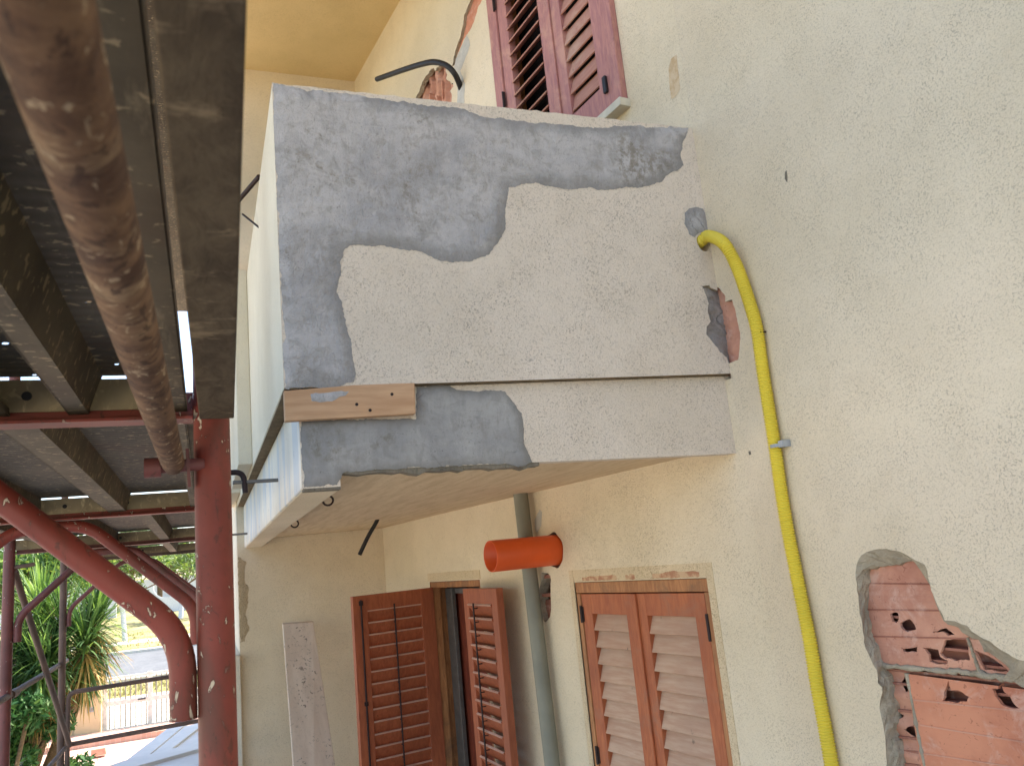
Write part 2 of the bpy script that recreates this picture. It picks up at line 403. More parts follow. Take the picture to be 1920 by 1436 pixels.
# ================================================================ THE HOUSE
house = thing('house', (XC, 0, 0), 'cream plastered house with a half repaired balcony and broken plaster showing hollow bricks', 'house')
TOP = 3.7; GZ = -CAM_H
# --- recess outlines
def zp(pts, k, ox, oy): return [(ox+a/k, oy+b/k) for a, b in pts]
big_o = zp([(470, 1520), (465, 1380), (460, 1300), (450, 1180), (425, 1080), (440, 1000), (445, 950), (415, 920), (405, 850), (370, 780), (335, 690), (320, 570), (300, 470), (290, 400), (275, 280), (280, 220), (300, 150), (340, 125), (385, 100), (450, 95), (500, 98), (545, 110), (580, 125), (640, 160), (700, 185), (715, 230), (735, 290), (750, 350), (785, 440), (805, 490), (830, 545), (900, 550), (960, 572), (1000, 612), (1080, 655), (1130, 688), (1200, 730), (1260, 772), (1317, 785), (1480, 800), (1900, 1000), (1900, 1700), (500, 1700)], 3.2925, 1520, 1000)
big_i = zp([(560, 1520), (545, 1380), (520, 1300), (490, 1230), (510, 1170), (500, 1060), (488, 990), (470, 930), (450, 870), (430, 790), (400, 700), (362, 600), (340, 510), (330, 440), (340, 380), (345, 300), (352, 250), (356, 214), (420, 206), (500, 194), (600, 174), (640, 166), (700, 192), (715, 240), (735, 296), (750, 356), (783, 446), (800, 496), (826, 552), (880, 575), (950, 588), (985, 640), (1080, 672), (1112, 684), (1062, 715), (1130, 745), (1195, 800), (1245, 862), (1180, 905), (1317, 948), (1480, 975), (1860, 1080), (1860, 1660), (580, 1660)], 3.2925, 1520, 1000)
bigO = A1.poly(big_o)
DEP = .03
bigI = A1.poly(big_i, -DEP)
bigO = rough(resample(bigO, 150), .012, .0018, seed=3)
bigI = resample(bigI, len(bigO)); 
rgj = np.random.default_rng(8); bigI = [(a+rgj.normal()*.0022, b+rgj.normal()*.0022) for a, b in bigI]
# align start indices
def align(a, b):
    a_ = np.array(a); b_ = np.array(b); n = len(a); best = min(range(0, n, 2), key=lambda k: ((np.roll(b_, -k, 0)-a_)**2).sum()); return [tuple(x) for x in np.roll(b_, -best, 0)]
bigI = align(bigO, bigI)
# A1 outline, with a notch at the crease where render fell off
notch = A1.poly(zp([(340, 400), (345, 665), (375, 630), (400, 665), (430, 700), (430, 740), (475, 725), (495, 790), (520, 900), (530, 950), (525, 1080), (515, 1130), (475, 1145)], 3.59, 1240, 360))
nt_ = [(0.0, notch[1][1]+.002)]+[p for p in rough(notch[2:], .008, .0012, closed=False, seed=2) if p[0] > .003]+[(0.0, notch[-1][1])]
a1 = [(0, GZ), (6.2, GZ), (6.2, TOP), (0, TOP)]+nt_
mb = MB(); sheet(mb, A1, a1, [bigO]); 
w1 = mb.build('wall', PL, house, label='pale plastered wall with a large hole down to the hollow bricks')
# rims
mb = MB(); rimwall(mb, A1, bigO, 0, -DEP, .0022, inner=bigI); rimwall(mb, A1, bigI, -DEP, -.062, .001)
mb.build('plaster_edge', CEMR, w1)
# bricks behind the big hole
def boxhole(pts): return rough(A1.poly(zp(pts, 3.2925, 1520, 1000), -.04), .006, .0012, seed=len(pts))
up_h = [boxhole([(490, 495), (515, 483), (540, 490), (545, 525), (530, 555), (500, 545), (492, 520)]),
        boxhole([(550, 550), (575, 530), (610, 528), (640, 560), (652, 592), (600, 608), (570, 600), (555, 575)]),
        boxhole([(752, 600), (800, 590), (835, 585), (865, 605), (895, 625), (845, 632), (812, 605), (760, 614)]),
        boxhole([(560, 705), (600, 712), (655, 698), (655, 732), (600, 730), (575, 725)]),
        boxhole([(690, 700), (740, 708), (790, 715), (800, 760), (850, 785), (845, 805), (780, 805), (735, 790), (728, 745), (705, 715)]),
        boxhole([(830, 650), (960, 640), (975, 700), (985, 780), (900, 785), (835, 770), (800, 740), (820, 700)]),
        boxhole([(1010, 715), (1080, 745), (1180, 800), (1240, 860), (1150, 850), (1070, 835), (1040, 780)])]
low_h = [boxhole([(862, 905), (875, 960), (930, 970), (985, 1005), (975, 1035), (900, 1045), (820, 1030), (840, 965)]),
         boxhole([(1125, 950), (1160, 955), (1185, 925), (1200, 970), (1240, 1000), (1255, 1035), (1298, 1080), (1240, 1075), (1190, 1055), (1150, 1005)])]
side_h = [boxhole([(575, 855), (590, 890), (595, 960), (570, 980), (530, 930), (555, 890)]),
          boxhole([(560, 1212), (630, 1180), (665, 1195), (672, 1282), (620, 1260), (590, 1240)]),
          boxhole([(505, 1040), (520, 1060), (515, 1110), (550, 1130), (520, 1150), (500, 1110)])]
def pz(x, y, o=-.04): return A1.hit(1520+x/3.2925, 1000+y/3.2925, o)
def relief(P, D): return fbm(P, 60, 3, 2)*.0008
mb = MB()
ml = pz(380, 790); mr = pz(1900, 1005)
up = [ml, mr, (mr[0], mr[1]+.75), (ml[0]-.03, mr[1]+.75), (ml[0]-.08, ml[1])]
sheet(mb, A1, up, up_h, off=-.04)
for h in up_h: rimwall(mb, A1, h, -.04, -.047, .0004)
b1 = mb.build('hollow_brick', BR, w1)
for yy, hh in ((310, 9), (472, 9), (636, 9)):                       # ribs pressed in the clay
    mb = MB(); a = pz(300, yy); b = pz(1100, yy+ (20 if yy > 600 else 12)); t = .0035
    mb.prism([A1.at(a[0], a[1], -.0405), A1.at(b[0], b[1], -.0405), A1.at(b[0], b[1]+t, -.0405), A1.at(a[0], a[1]+t, -.0405)], A1.N*.003)
    mb.build('brick_rib', BRD, w1)
mb = MB(); vm0 = pz(592, 880); vm1 = pz(720, 1660)
low = [pz(592, 862), pz(1900, 1035), pz(1900, 1700), pz(735, 1700)]
sheet(mb, A1, low[::-1], low_h, off=-.036)
for h in low_h: rimwall(mb, A1, h, -.036, -.044, .0004)
mb.build('hollow_brick', BRO, w1)
for (a, b) in (((640, 1030), (1500, 1120)), ((680, 1185), (1500, 1320)), ((700, 1360), (1500, 1480))):
    mb = MB(); a = pz(*a, -.036); b = pz(*b, -.036); t = .003
    mb.prism([A1.at(a[0], a[1], -.0365), A1.at(b[0], b[1], -.0365), A1.at(b[0], b[1]+t, -.0365), A1.at(a[0], a[1]+t, -.0365)], A1.N*.0025)
    mb.build('brick_rib', BR, w1)
mb = MB(); sd = [pz(380, 800, -.05), pz(600, 860, -.05), pz(735, 1700, -.05), pz(420, 1700, -.05)]
def sidef(P, D):
    k = (P[:, 1]-sd[0][1])/.06; return -.012*np.abs(np.sin(k*2.6))-.003+fbm(P, 50, 4, 2)*.001
sheet(mb, A1, sd[::-1], side_h, grid=.008, off=-.042, hfun=sidef)
mb.build('brick_end', BR, w1)
mb = MB()                                                            # mortar joints
def joint(p, q, r=.006):
    mb = MB()
    a = pz(*p, -.036); b = pz(*q, -.036); n = 26
    path = [A1.at(a[0]+(b[0]-a[0])*i/n, a[1]+(b[1]-a[1])*i/n+rgj.normal()*.0012, -.038) for i in range(n+1)]
    mb.tube(path, r, 8, radii=[r*(1+.22*rgj.normal()) for _ in path]); mb.build('mortar_joint', CEMR, w1)
joint((430, 812), (1010, 862), .0062); joint((1000, 862), (1860, 985), .0068); joint((592, 866), (735, 1600), .0052); joint((965, 640), (1040, 862), .004)
mb = MB()                                                            # inside of the hollow bricks
c0 = pz(300, 80, -.08); c1 = pz(1950, 1750, -.08)
mb.cur = 0; sheet(mb, A1, [(min(c0[0], c1[0])-.1, c1[1]), (c1[0]+.1, c1[1]), (c1[0]+.1, c0[1]+.1), (min(c0[0], c1[0])-.1, c0[1]+.1)], grid=None, off=-.085)
for yy in range(100, 1700, 82):
    a = pz(260, yy-20, -.06); b = pz(1900, yy+150, -.06)
    mb.prism([A1.at(a[0], a[1], -.084), A1.at(b[0], b[1], -.084), A1.at(b[0], b[1]+.006, -.084), A1.at(a[0], a[1]+.006, -.084)], A1.N*.034)
mb.build('brick_core', BRD, w1)
# spall at the crease, wall part: ribbed clay
mb = MB(); sheet(mb, A1, [(-.02, notch[-1][1]-.03), (.12, notch[-1][1]-.03), (.12, notch[1][1]+.05), (-.02, notch[1][1]+.05)], grid=.006, off=-.014, hfun=lambda P, D: .0022*np.sin(P[:, 1]*900)*(P[:, 0] > -.01)+fbm(P, 70, 2, 2)*.0012)
mb.build('hollow_brick', BR, w1)
mb = MB(); rimwall(mb, A1, nt_, 0, -.016, .0008, closed=False); mb.build('plaster_edge', CEMR, w1)

# --- A2 : upper window, doors, breaks
sW0, sW1 = .318, 1.30; zW0 = 1.672; zW1 = 3.25
sD0, sD1, zD = .257, 1.10, -.135
sE0, sE1, zE = 2.03, 2.73, -.105
FLOOR = -2.15
brk = rough(A2.poly(zp([(330, 1150), (330, 860), (355, 800), (400, 720), (450, 560), (520, 450), (570, 370), (600, 350), (640, 350), (660, 380), (700, 310), (760, 285), (820, 300), (830, 380), (860, 440), (840, 520), (900, 550), (960, 600), (960, 640), (900, 720), (940, 790), (930, 880), (930, 1150)], 8.727, 740, 90)), .012, .004, seed=12)
crack = rough(A2.poly(zp([(1590, -10), (1600, -180), (1720, -180), (1665, 0), (1640, 50), (1620, 120), (1590, 200), (1560, 240), (1530, 300), (1500, 370), (1480, 440), (1462, 450), (1480, 370), (1500, 300), (1520, 240), (1535, 180), (1545, 110), (1570, 50)], 3.59, 440, 0)), .012, .0025, seed=13)
chan = rough(A2.poly(zp([(570, 345), (640, 350), (700, 340), (740, 400), (745, 780), (750, 1050), (740, 1180), (650, 1290), (600, 1250), (560, 1100), (530, 860), (520, 740), (540, 600), (565, 520)], 10.26, 960, 1040)), .01, .002, seed=14)
# orange pipe position
oc = A2.hit(1039, 1031)
pipeh = [(oc[0]+.077*math.cos(t)*(1+.04*math.sin(5*t)), oc[1]+.077*math.sin(t)*(1+.05*math.cos(7*t))) for t in np.linspace(0, 2*math.pi, 30, endpoint=False)]
SEND = 3.56
a2 = [(0, GZ), (sD0, GZ), (sD0, zD), (sD1, zD), (sD1, GZ), (sE0, GZ), (sE0, zE), (sE1, zE), (sE1, GZ), (SEND+.05, GZ), (SEND+.05, TOP+.05), (0, TOP), (0, notch[1][1]+.05), (.03, notch[1][1]+.05), (.03, notch[-1][1]-.05), (0, notch[-1][1]-.05)]
winh = [(sW0, zW0), (sW1, zW0), (sW1, zW1), (sW0, zW1)]
mb = MB(); mb.cur = 0
sheet(mb, A2, a2, [winh, brk, crack, chan, pipeh])
w2 = mb.build('wall', PLY, house, label='yellowish wall under and above the balcony with shuttered doors and a window')
mb = MB()
for h_, dd_, jj_ in ((brk, .03, .003), (crack, .02, .002), (chan, .05, .002), (pipeh, .05, .001)):
    mb = MB(); rimwall(mb, A2, h_, 0, -dd_, jj_); mb.build('plaster_edge', CEMR, w2)
mb = MB(); q = np.array(brk); x0, y0 = q.min(0); x1, y1 = q.max(0)
def shard(P, D): return -.03-.05*np.clip(np.sin(P[:, 0]*70+fbm(P, 12, 5, 2)*2), 0, 1)+.02*np.sign(fbm(P, 30, 6, 2))*np.clip(D, 0, .05)/.05
sheet(mb, A2, [(x0-.03, y0-.03), (x1+.03, y0-.03), (x1+.03, y1+.03), (x0-.03, y1+.03)], grid=.014, hfun=lambda P, D: -.035-.045*(np.sin(P[:, 0]*55+P[:, 1]*12+fbm(P, 14, 5, 3)*1.5) > .1)+fbm(P, 35, 9, 3)*.008)
for k in range(9):                                                   # broken clay walls standing proud
    u = x0+.06+(x1-x0-.1)*rgj.uniform(); w_ = y0+.05+rgj.uniform()*(y1-y0)*.45; L = rgj.uniform(.08, .22); tl = rgj.uniform(-.25, .15)
    mb.prism([A2.at(u, w_, -.07), A2.at(u+.012, w_, -.07), A2.at(u+.012+tl*L, w_+L, -.07), A2.at(u+tl*L, w_+L*.9, -.07)], A2.N*rgj.uniform(.04, .062))
mb.build('broken_brick', BR, w2)
mb = MB(); q = np.array(crack); x0, y0 = q.min(0); x1, y1 = q.max(0)
sheet(mb, A2, [(x0-.02, y0-.02), (x1+.02, y0-.02), (x1+.02, y1+.02), (x0-.02, y1+.02)], grid=.02, hfun=lambda P, D: -.018+fbm(P, 40, 9, 3)*.004)
mb.build('exposed_brick', BRO, w2)
mb = MB(); q = np.array(chan); x0, y0 = q.min(0); x1, y1 = q.max(0)
sheet(mb, A2, [(x0-.02, y0-.02), (x1+.02, y0-.02), (x1+.02, y1+.02), (x0-.02, y1+.02)], off=-.07)
for w_ in (y1-.11, y0+.19): mb.prism([A2.at(x0, w_, -.069), A2.at(x1, w_, -.069), A2.at(x1, w_+.012, -.069), A2.at(x0, w_+.02, -.069)], A2.N*.055)
sheet(mb, A2, rough([(x0-.01, y0-.01), (x1+.01, y0-.01), (x1+.01, y0+.1), (x0-.01, y0+.09)], .01, .004), grid=.012, off=-.03, hfun=lambda P, D: fbm(P, 60, 9, 3)*.008)
mb.build('brick_core', BRD, w2)
# grey smears and casing bands
def patch(pl, pts, mat_, name, parent, th=.004, grid=.02, seed=1, amp=.003, off=.001, **kw):
    lp = rough(pts, .012, amp, seed=seed); mb = MB()
    sheet(mb, pl, lp, grid=grid, off=off, attr=True, hfun=lambda P, D: th*np.clip(D/.02, 0, 1)+fbm(P, 25, seed, 3)*th*.12*np.clip(D/.02, 0, 1))
    return mb.build(name, mat_, parent, **kw)
TAN = NM('tan_stain', .9, .15); TAN.base(TAN.mix(TAN.ramp(TAN.noise(40, 4), .4, .65), lin((214, 190, 156)), lin((198, 168, 130)))); TAN.bump(TAN.noise(120, 3), .002, .7); TAN = TAN.done()
SMEAR = _cem('pale_filler', (214, 208, 196), (190, 184, 172), True, True)
patch(A2, A2.poly(zp([(1565, 235), (1585, 300), (1545, 420), (1520, 480), (1550, 560), (1545, 720), (1500, 720), (1500, 560), (1465, 500), (1490, 400), (1535, 300)], 3.59, 440, 0)), SMEAR, 'filler_patch', w2, .003, .03, 4)
patch(A2, A2.poly([(1012, 955), (1017, 960), (1015, 985), (1008, 998), (1004, 995), (1003, 975)]), SMEAR, 'filler_patch', w2, .004, .02, 5, .0015)
CASE = plaster('dirty_band_plaster', (228, 206, 170), (150, 116, 84), 1.3, .7, (196, 156, 120))
mb = MB(); f = .002
mb.lbox(A2, sD0-.036, sD0-.002, GZ, zD+.05, .0, f); mb.lbox(A2, sD1+.002, sD1+.032, GZ, zD+.05, .0, f); mb.lbox(A2, sD0-.002, sD1+.002, zD+.002, zD+.05, .0, f-.001)
mb.build('plaster_band', CASE, w2)
STN = NM('red_brown_paint_stain', .9); STN.base(STN.mix(STN.ramp(STN.noise(30, 4), .4, .6), lin((178, 128, 98)), lin((206, 172, 136)))); STN = STN.done()
for a, b in ((.29, .55), (.66, .72), (.78, 1.03)):
    lp = [(a, zD+.004), (b, zD+.004)]; n = 8
    for i in range(n+1): lp.append((b-(b-a)*i/n, zD+.018+.014*rgj.uniform()*math.sin(math.pi*(i+.3)/(n+.6))**.5))
    patch(A2, lp, STN, 'paint_stain', w2, .0008, None, 6, .001, .002)
mb = MB(); mb.lbox(A2, sE0-.01, sE1+.02, zE+.004, zE+.05, 0, .003); mb.build('plaster_band', CASE, w2)

st_ = [(1259, 112), (1268, 104), (1272, 130), (1275, 168), (1268, 180), (1259, 186), (1256, 160), (1254, 130)]
patch(A2, [(max(.004, a), b) for a, b in A2.poly(st_)], TAN, 'wall_stain', w2, .001, None, 8, .0015)
patch(A1, A1.poly([(1472, 322), (1476, 319), (1478, 330), (1476, 344), (1472, 336)]), CEMD, 'chip', w1, .001, None, 8, .001)
patch(A1, A1.poly([(1404, 846), (1408, 845), (1409, 852), (1405, 853)]), CEMD, 'chip', w1, .0005, None, 9, .0008)
EDGEW = _wood('worn_lit_slat_edge', (214, 174, 152), (190, 144, 122), (.35, .35, 3.5), .7)  # worn slat edges, with the skylight on them put into the pale colour
# --- leaf builder
def leaf(pl, u0, u1, top, bot, n0, th, name, mats, parent, slat=(.064, .072, 30), stile=.075, rail=.085, mid=None, hinge_u=None, slat_w=.0, label=None, faceside=1, edge=False):
    fr = MB(); g = .0015
    fr.lbox(pl, u0, u0+stile, bot, top, n0, n0+th); fr.lbox(pl, u1-stile, u1, bot, top, n0, n0+th)
    rails = [(top-rail, top)]+([(mid-rail/2, mid+rail/2)] if mid else [])+[(bot, bot+rail)]
    for a, b in rails: fr.lbox(pl, u0+stile-g, u1-stile+g, a, b, n0+.001, n0+th-.001)
    o = fr.build(name, mats[0], parent, bevel=.002)
    if label: o['label'] = label
    sl_ = MB(); pitch, hgt, ang = slat; ca, sa = math.cos(R(ang)), math.sin(R(ang)); spans = []
    for i in range(len(rails)-1): spans.append((rails[i+1][1], rails[i][0]))
    for lo, hi in spans:
        k = int((hi-lo)/pitch)
        for i in range(k+1):
            wc = hi-pitch*(i+.5); 
            if wc < lo: continue
            nc = n0+th*.5; h2 = hgt/2; t2 = .0035; j = R(rgj.normal()*1.0); c2, s2 = math.cos(R(ang)+j), math.sin(R(ang)+j)
            # slat direction: top goes inwards, bottom outwards
            d = (-s2*faceside, c2); nn = (c2*faceside, s2)
            q = []
            for uu in (u0+stile-g*2, u1-stile+g*2):
                for sgn1, sgn2 in ((-1, -1), (1, -1), (1, 1), (-1, 1)):
                    q.append(pl.at(uu, wc+d[1]*h2*sgn1+nn[1]*t2*sgn2, nc+d[0]*h2*sgn1+nn[0]*t2*sgn2))
            sl_.hexa(q)
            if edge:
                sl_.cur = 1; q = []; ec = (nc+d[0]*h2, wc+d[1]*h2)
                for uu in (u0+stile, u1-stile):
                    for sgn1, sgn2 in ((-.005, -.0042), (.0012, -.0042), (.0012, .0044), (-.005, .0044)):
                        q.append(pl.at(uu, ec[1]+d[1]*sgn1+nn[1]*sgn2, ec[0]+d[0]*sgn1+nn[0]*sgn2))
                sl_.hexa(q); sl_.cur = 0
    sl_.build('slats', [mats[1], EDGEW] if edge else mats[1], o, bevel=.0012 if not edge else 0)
    return o
def hinge(pl, u, w_, n, parent, h=.085, wd=.022):
    mb = MB(); mb.lbox(pl, u-wd/2, u+wd/2, w_-h/2, w_+h/2, n, n+.004); mb.tube([pl.at(u, w_-h/2-.004, n+.006), pl.at(u, w_+h/2+.004, n+.006)], .006, 10)
    return mb.build('hinge', IRON, parent)

# --- right door (shut)
fr = MB(); fw = .028
fr.lbox(A2, sD0+.001, sD1-.001, zD-.045, zD-.001, -.05, -.003)
fr.lbox(A2, sD0+.001, sD0+fw, GZ+.02, zD-.046, -.05, -.0035); fr.lbox(A2, sD1-fw, sD1-.001, GZ+.02, zD-.046, -.05, -.0035)
drf = fr.build('door', FRAMEW, house, bevel=.003, label='shut double shutter door with faded slats beside the grey drainpipe')
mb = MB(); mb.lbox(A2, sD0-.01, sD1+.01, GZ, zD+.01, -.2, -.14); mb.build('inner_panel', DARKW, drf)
mid_s = .686
o1 = leaf(A2, sD0+fw+.003, mid_s-.001, zD-.049, FLOOR, -.04, .034, 'shutter_leaf', (WD2, SLAT), drf, (.066, .069, 21), .062, .08, -1.35)
o2 = leaf(A2, mid_s+.001, sD1-fw-.003, zD-.049, FLOOR, -.042, .034, 'shutter_leaf', (WD2, SLAT), drf, (.066, .069, 21), .07, .08, -1.35)
mb = MB(); mb.lbox(A2, mid_s-.012, mid_s+.022, FLOOR, zD-.05, -.0055, .003); mb.build('meeting_strip', WD2, drf, bevel=.002)
for (px, py) in ((1322, 1176), (1085, 1151), (1118, 1415)):
    h = A2.hit(px, py); hinge(A2, sD0+fw if px > 1200 else sD1-fw, h[1], -.008, drf, .08 if px > 1200 else .06, .024)
# --- left door (open)
mb = MB(); rimd = .13
for u in (sE0-.001, sE1+.001): mb.lbox(A2, u-.004, u+.004, GZ, zE, -rimd, -.001)
mb.lbox(A2, sE0, sE1, zE, zE+.008, -rimd, -.001); mb.build('reveal', FRAMEW, w2)
fr = MB(); fr.lbox(A2, sE0+.004, sE1-.004, zE-.035, zE-.001, -.05, -.004); fr.lbox(A2, sE0+.004, sE0+.03, GZ, zE-.036, -.05, -.006); fr.lbox(A2, sE1-.03, sE1-.004, GZ, zE-.036, -.05, -.006)
dlf = fr.build('door', FRAMEW, house, bevel=.002, label='open double shutter door with dark wood inside and a metal strip')
mb = MB()
for i in range(7):
    u = sE0+.02+i*.098; mb.lbox(A2, u, u+.094, GZ, zE-.03, -.135-.012*(i % 2), -.105-.012*(i % 2))
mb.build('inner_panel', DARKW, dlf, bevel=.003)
ms = A2.hit(845, 1140, -.09); mb = MB()
a = A2.hit(839, 1110, -.09)[0]; b = A2.hit(851, 1110, -.09)[0]
mb.lbox(A2, min(a, b), max(a, b), GZ, zE-.045, -.1, -.075); mb.lbox(A2, sE0+.03, sE1-.2, zE-.075, zE-.045, -.1, -.07); mb.build('metal_strip', STEEL, dlf, bevel=.002)
HL = A2.at(sE1-.005, 0, .0); EL = V((4.75, .845, CAM_H)); UL = (EL-HL); LW = UL.length; NL = V((-UL.y, UL.x, 0))*-1
if NL.dot(V((-1, 0, 0))) < 0: NL = -NL
LP = Plane(V((HL.x, HL.y, CAM_H)), UL, NL)
# leaf-left: louvered face seen from inside
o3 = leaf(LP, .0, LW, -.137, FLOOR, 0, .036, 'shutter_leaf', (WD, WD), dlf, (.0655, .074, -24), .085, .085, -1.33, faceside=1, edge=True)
mb = MB(); mb.tube([LP.at(LW*.52, -.2, .052), LP.at(LW*.52, -1.27, .052)], .0045, 8)
for k in range(16): mb.tube([LP.at(LW*.52, -.235-.0655*k, .052), LP.at(LW*.52, -.235-.0655*k, .034)], .003, 6)
mb.build('lifting_rod', IRON, o3)
mb = MB(); mb.tube([LP.at(LW-.045, -.16, .044), LP.at(LW-.045, -1.25, .044)], .005, 8); mb.lbox(LP, LW-.055, LW-.035, -.19, -.165, .036, .048); mb.lbox(LP, LW-.055, LW-.035, -.72, -.7, .036, .048); mb.build('bolt_rod', IRON, o3)
HR = A2.at(2.04, 0, .06); ER = A2.at(1.585, 0, .095); UR = ER-HR; RWd = UR.length; NR = V((UR.y, -UR.x, 0))
if NR.dot(A2.N) < 0: NR = -NR
RP = Plane(V((HR.x, HR.y, CAM_H)), UR, NR)
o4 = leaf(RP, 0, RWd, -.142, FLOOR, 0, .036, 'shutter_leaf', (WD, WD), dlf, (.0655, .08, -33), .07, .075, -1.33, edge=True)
mb = MB(); mb.tube([RP.at(RWd*.42, -.21, .056), RP.at(RWd*.42, -1.27, .056)], .0045, 8)
for k in range(16): mb.tube([RP.at(RWd*.42, -.235-.0655*k, .056), RP.at(RWd*.42, -.235-.0655*k, .034)], .003, 6)
mb.build('lifting_rod', IRON, o4)
hinge(A2, sE1-.01, -.3, .004, dlf); hinge(A2, sE0+.005, -.3, .03, dlf)
# --- upper window
fr = MB(); e = .055
fr.lbox(A2, sW0+.002, sW0+e, zW0+.002, zW1, -.03, .028); fr.lbox(A2, sW1-e-.03, sW1-.002, zW0+.002, zW1, -.03, .028); fr.lbox(A2, sW0+e, sW1-e-.03, zW1-.06, zW1, -.03, .028)
win = fr.build('window', WDP, house, bevel=.004, label='upper shuttered window with pinkish wooden louvres behind the parapet')
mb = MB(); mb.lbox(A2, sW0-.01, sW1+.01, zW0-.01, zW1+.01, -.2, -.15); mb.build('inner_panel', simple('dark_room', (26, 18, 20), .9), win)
mb = MB()
for u in (sW0-.004, sW1+.004): mb.lbox(A2, u-.004, u+.004, zW0, zW1, -.15, -.001)
mb.lbox(A2, sW0, sW1, zW1+.001, zW1+.01, -.15, -.001); mb.build('reveal', FRAMEW, win)
wm = .757
leaf(A2, wm+.002, sW1-e-.034, zW1-.062, zW0+.01, -.018, .036, 'shutter_leaf', (WDP, SLP), win, (.072, .062, 52), .085, .11)
leaf(A2, sW0+e+.003, wm-.002, zW1-.062, zW0+.01, -.016, .036, 'shutter_leaf', (WDP, SLP), win, (.078, .082, 17), .085, .12)
mb = MB(); mb.lbox(A2, wm-.018, wm+.02, zW0+.012, zW1-.07, .0205, .030); mb.build('meeting_strip', WDP, win, bevel=.003)
for px, py in ((935, 12), (956, 188)): h = A2.hit(px, py); hinge(A2, sW1-e-.03, h[1], .026, win, .075, .022)
h = A2.hit(1145, 162); mb = MB(); mb.lbox(A2, h[0]-.011, h[0]+.011, h[1]-.036, h[1]+.036, .021, .034); mb.build('latch', BLK, win, bevel=.003)
mb = MB(); mb.lbox(A2, sW0-.012, sW1+.02, zW0-.034, zW0, -.02, .05); mb.build('sill', MARB, win, bevel=.003)

# --- far cross wall, house mass beyond, eaves
YF = 1.407
mb = MB(); sheet(mb, WB, [(.2, GZ), (YF, GZ), (YF, TOP+.05), (.2, TOP+.05)])
w3 = mb.build('wall', PLY, house, label='far side wall of the recess, closing it beyond the doors')
mb = MB()
mb.hexa([(XB+.004, YF, 0), (8.2, YF, 0), (8.2, .2, 0), (XB+.004, .2, 0), (XB+.004, YF, 6.6), (8.2, YF, 6.6), (8.2, .2, 6.6), (XB+.004, .2, 6.6)])
mb.build('house_wing', FRW, house)
pts = [WB.hit(px, py) for px, py in ((440, 1046), (452, 1060), (450, 1100), (457, 1130), (452, 1165), (448, 1200), (441, 1205))]
lp = [(min(p[0], YF-.004), p[1]) for p in pts]; patch(WB, [(YF-.002, .16), (YF-.05, .13), (YF-.035, .03), (YF-.06, -.05), (YF-.04, -.2), (YF-.055, -.3), (YF-.03, -.36), (YF-.002, -.37)], plaster('rotten_edge_plaster', (206, 184, 150), (96, 74, 56), 2.2, 1.0), 'crumbled_edge', w3, .003, .02, 9, .006)
mb = MB(); mb.box((XB-.05, YF+.001, 0), (8.0, YF+.035, CAM_H-.44)); mb.build('plinth', FRW, house, bevel=.004)
mb = MB()
mb.hexa([P3(-4.2, -.2, GZ), P3(-4.2, -4.5, GZ), P3(8.2, -4.5, GZ), P3(8.2, .19, GZ), P3(-4.2, -.2, 4.1), P3(-4.2, -4.5, 4.1), P3(8.2, -4.5, 4.1), P3(8.2, .19, 4.1)][::-1]) if False else None
mb.box((-4.2, -4.5, 0), (2.2, -.22, 6.5)); mb.hexa([A2.at(-.1, GZ, -.22), A2.at(6.1, GZ, -.22), (8.1, -4.5, 0), (2.205, -4.5, 0), A2.at(-.1, 4.1, -.22), A2.at(6.1, 4.1, -.22), (8.1, -4.5, 6.5), (2.205, -4.5, 6.5)])
mb.build('house_core', PL, house)
mb = MB()
ce = onZ
zc = 3.70
mb.hexa([P3(2.0, -.25, 3.62), P3(XB+.1, -.25, 3.70), P3(XB+.1, 1.75, 3.70), P3(2.0, 1.75, 3.62), P3(2.0, -.25, 3.9), P3(XB+.1, -.25, 3.95), P3(XB+.1, 1.75, 3.95), P3(2.0, 1.75, 3.9)])
mb.box((-4.2, -.25, CAM_H+TOP-.003), (2.0, .5, CAM_H+3.95))
mb.build('eaves', CEIL, house)
mb = MB(); mb.box((-4.4, -4.7, 6.55), (8.4, .6, 6.75)); mb.box((2.0, .6, 6.4), (8.4, 1.9, 6.75)); mb.build('roof', simple('roof_tile_edge', (150, 96, 76)), house)

# --- balcony
YB = 1.4
c_tl = BS.hit(505, 155); c_tr = BS.hit(1295, 240)
zt0, zt1 = c_tl[1], c_tr[1]; zg0, zg1 = .486, .506               # groove height at outer corner / at wall
zb = .2495; zs = .275
# parapet side with the spall notch by the crease
sp = BS.poly(zp([(475, 1150), (465, 1130), (385, 1065), (345, 1010), (305, 960), (305, 905), (335, 870), (310, 800), (320, 750), (300, 690), (275, 635), (325, 625), (345, 662), (350, 560)], 3.59, 1240, 360))
spr = [(0.001, sp[0][1])]+[p for p in rough(sp[1:-1], .007, .0015, closed=False, seed=21) if p[0] > .002]+[(0.001, sp[-2][1])]
hol = BS.hit(1318, 452); hole = [(hol[0]-.002+.026*math.cos(t)*(1+.08*math.sin(3*t)), hol[1]-.006+.031*math.sin(t)) for t in np.linspace(0, 2*math.pi, 20, endpoint=False)]
crk_top = [(YB-(YB)*i/60, zt0+(zt1-zt0)*i/60+rgj.normal()*.0012) for i in range(61)]
side = [(0.0, zg1)]+[(0.0, spr[0][1]-.001)]+spr+[(0.0, spr[-1][1]+.001)]+crk_top[::-1]+[(YB, zg0)]
mb = MB(); sheet(mb, BS, side, [hole]); 
rimwall(mb, BS, hole, 0, -.06)
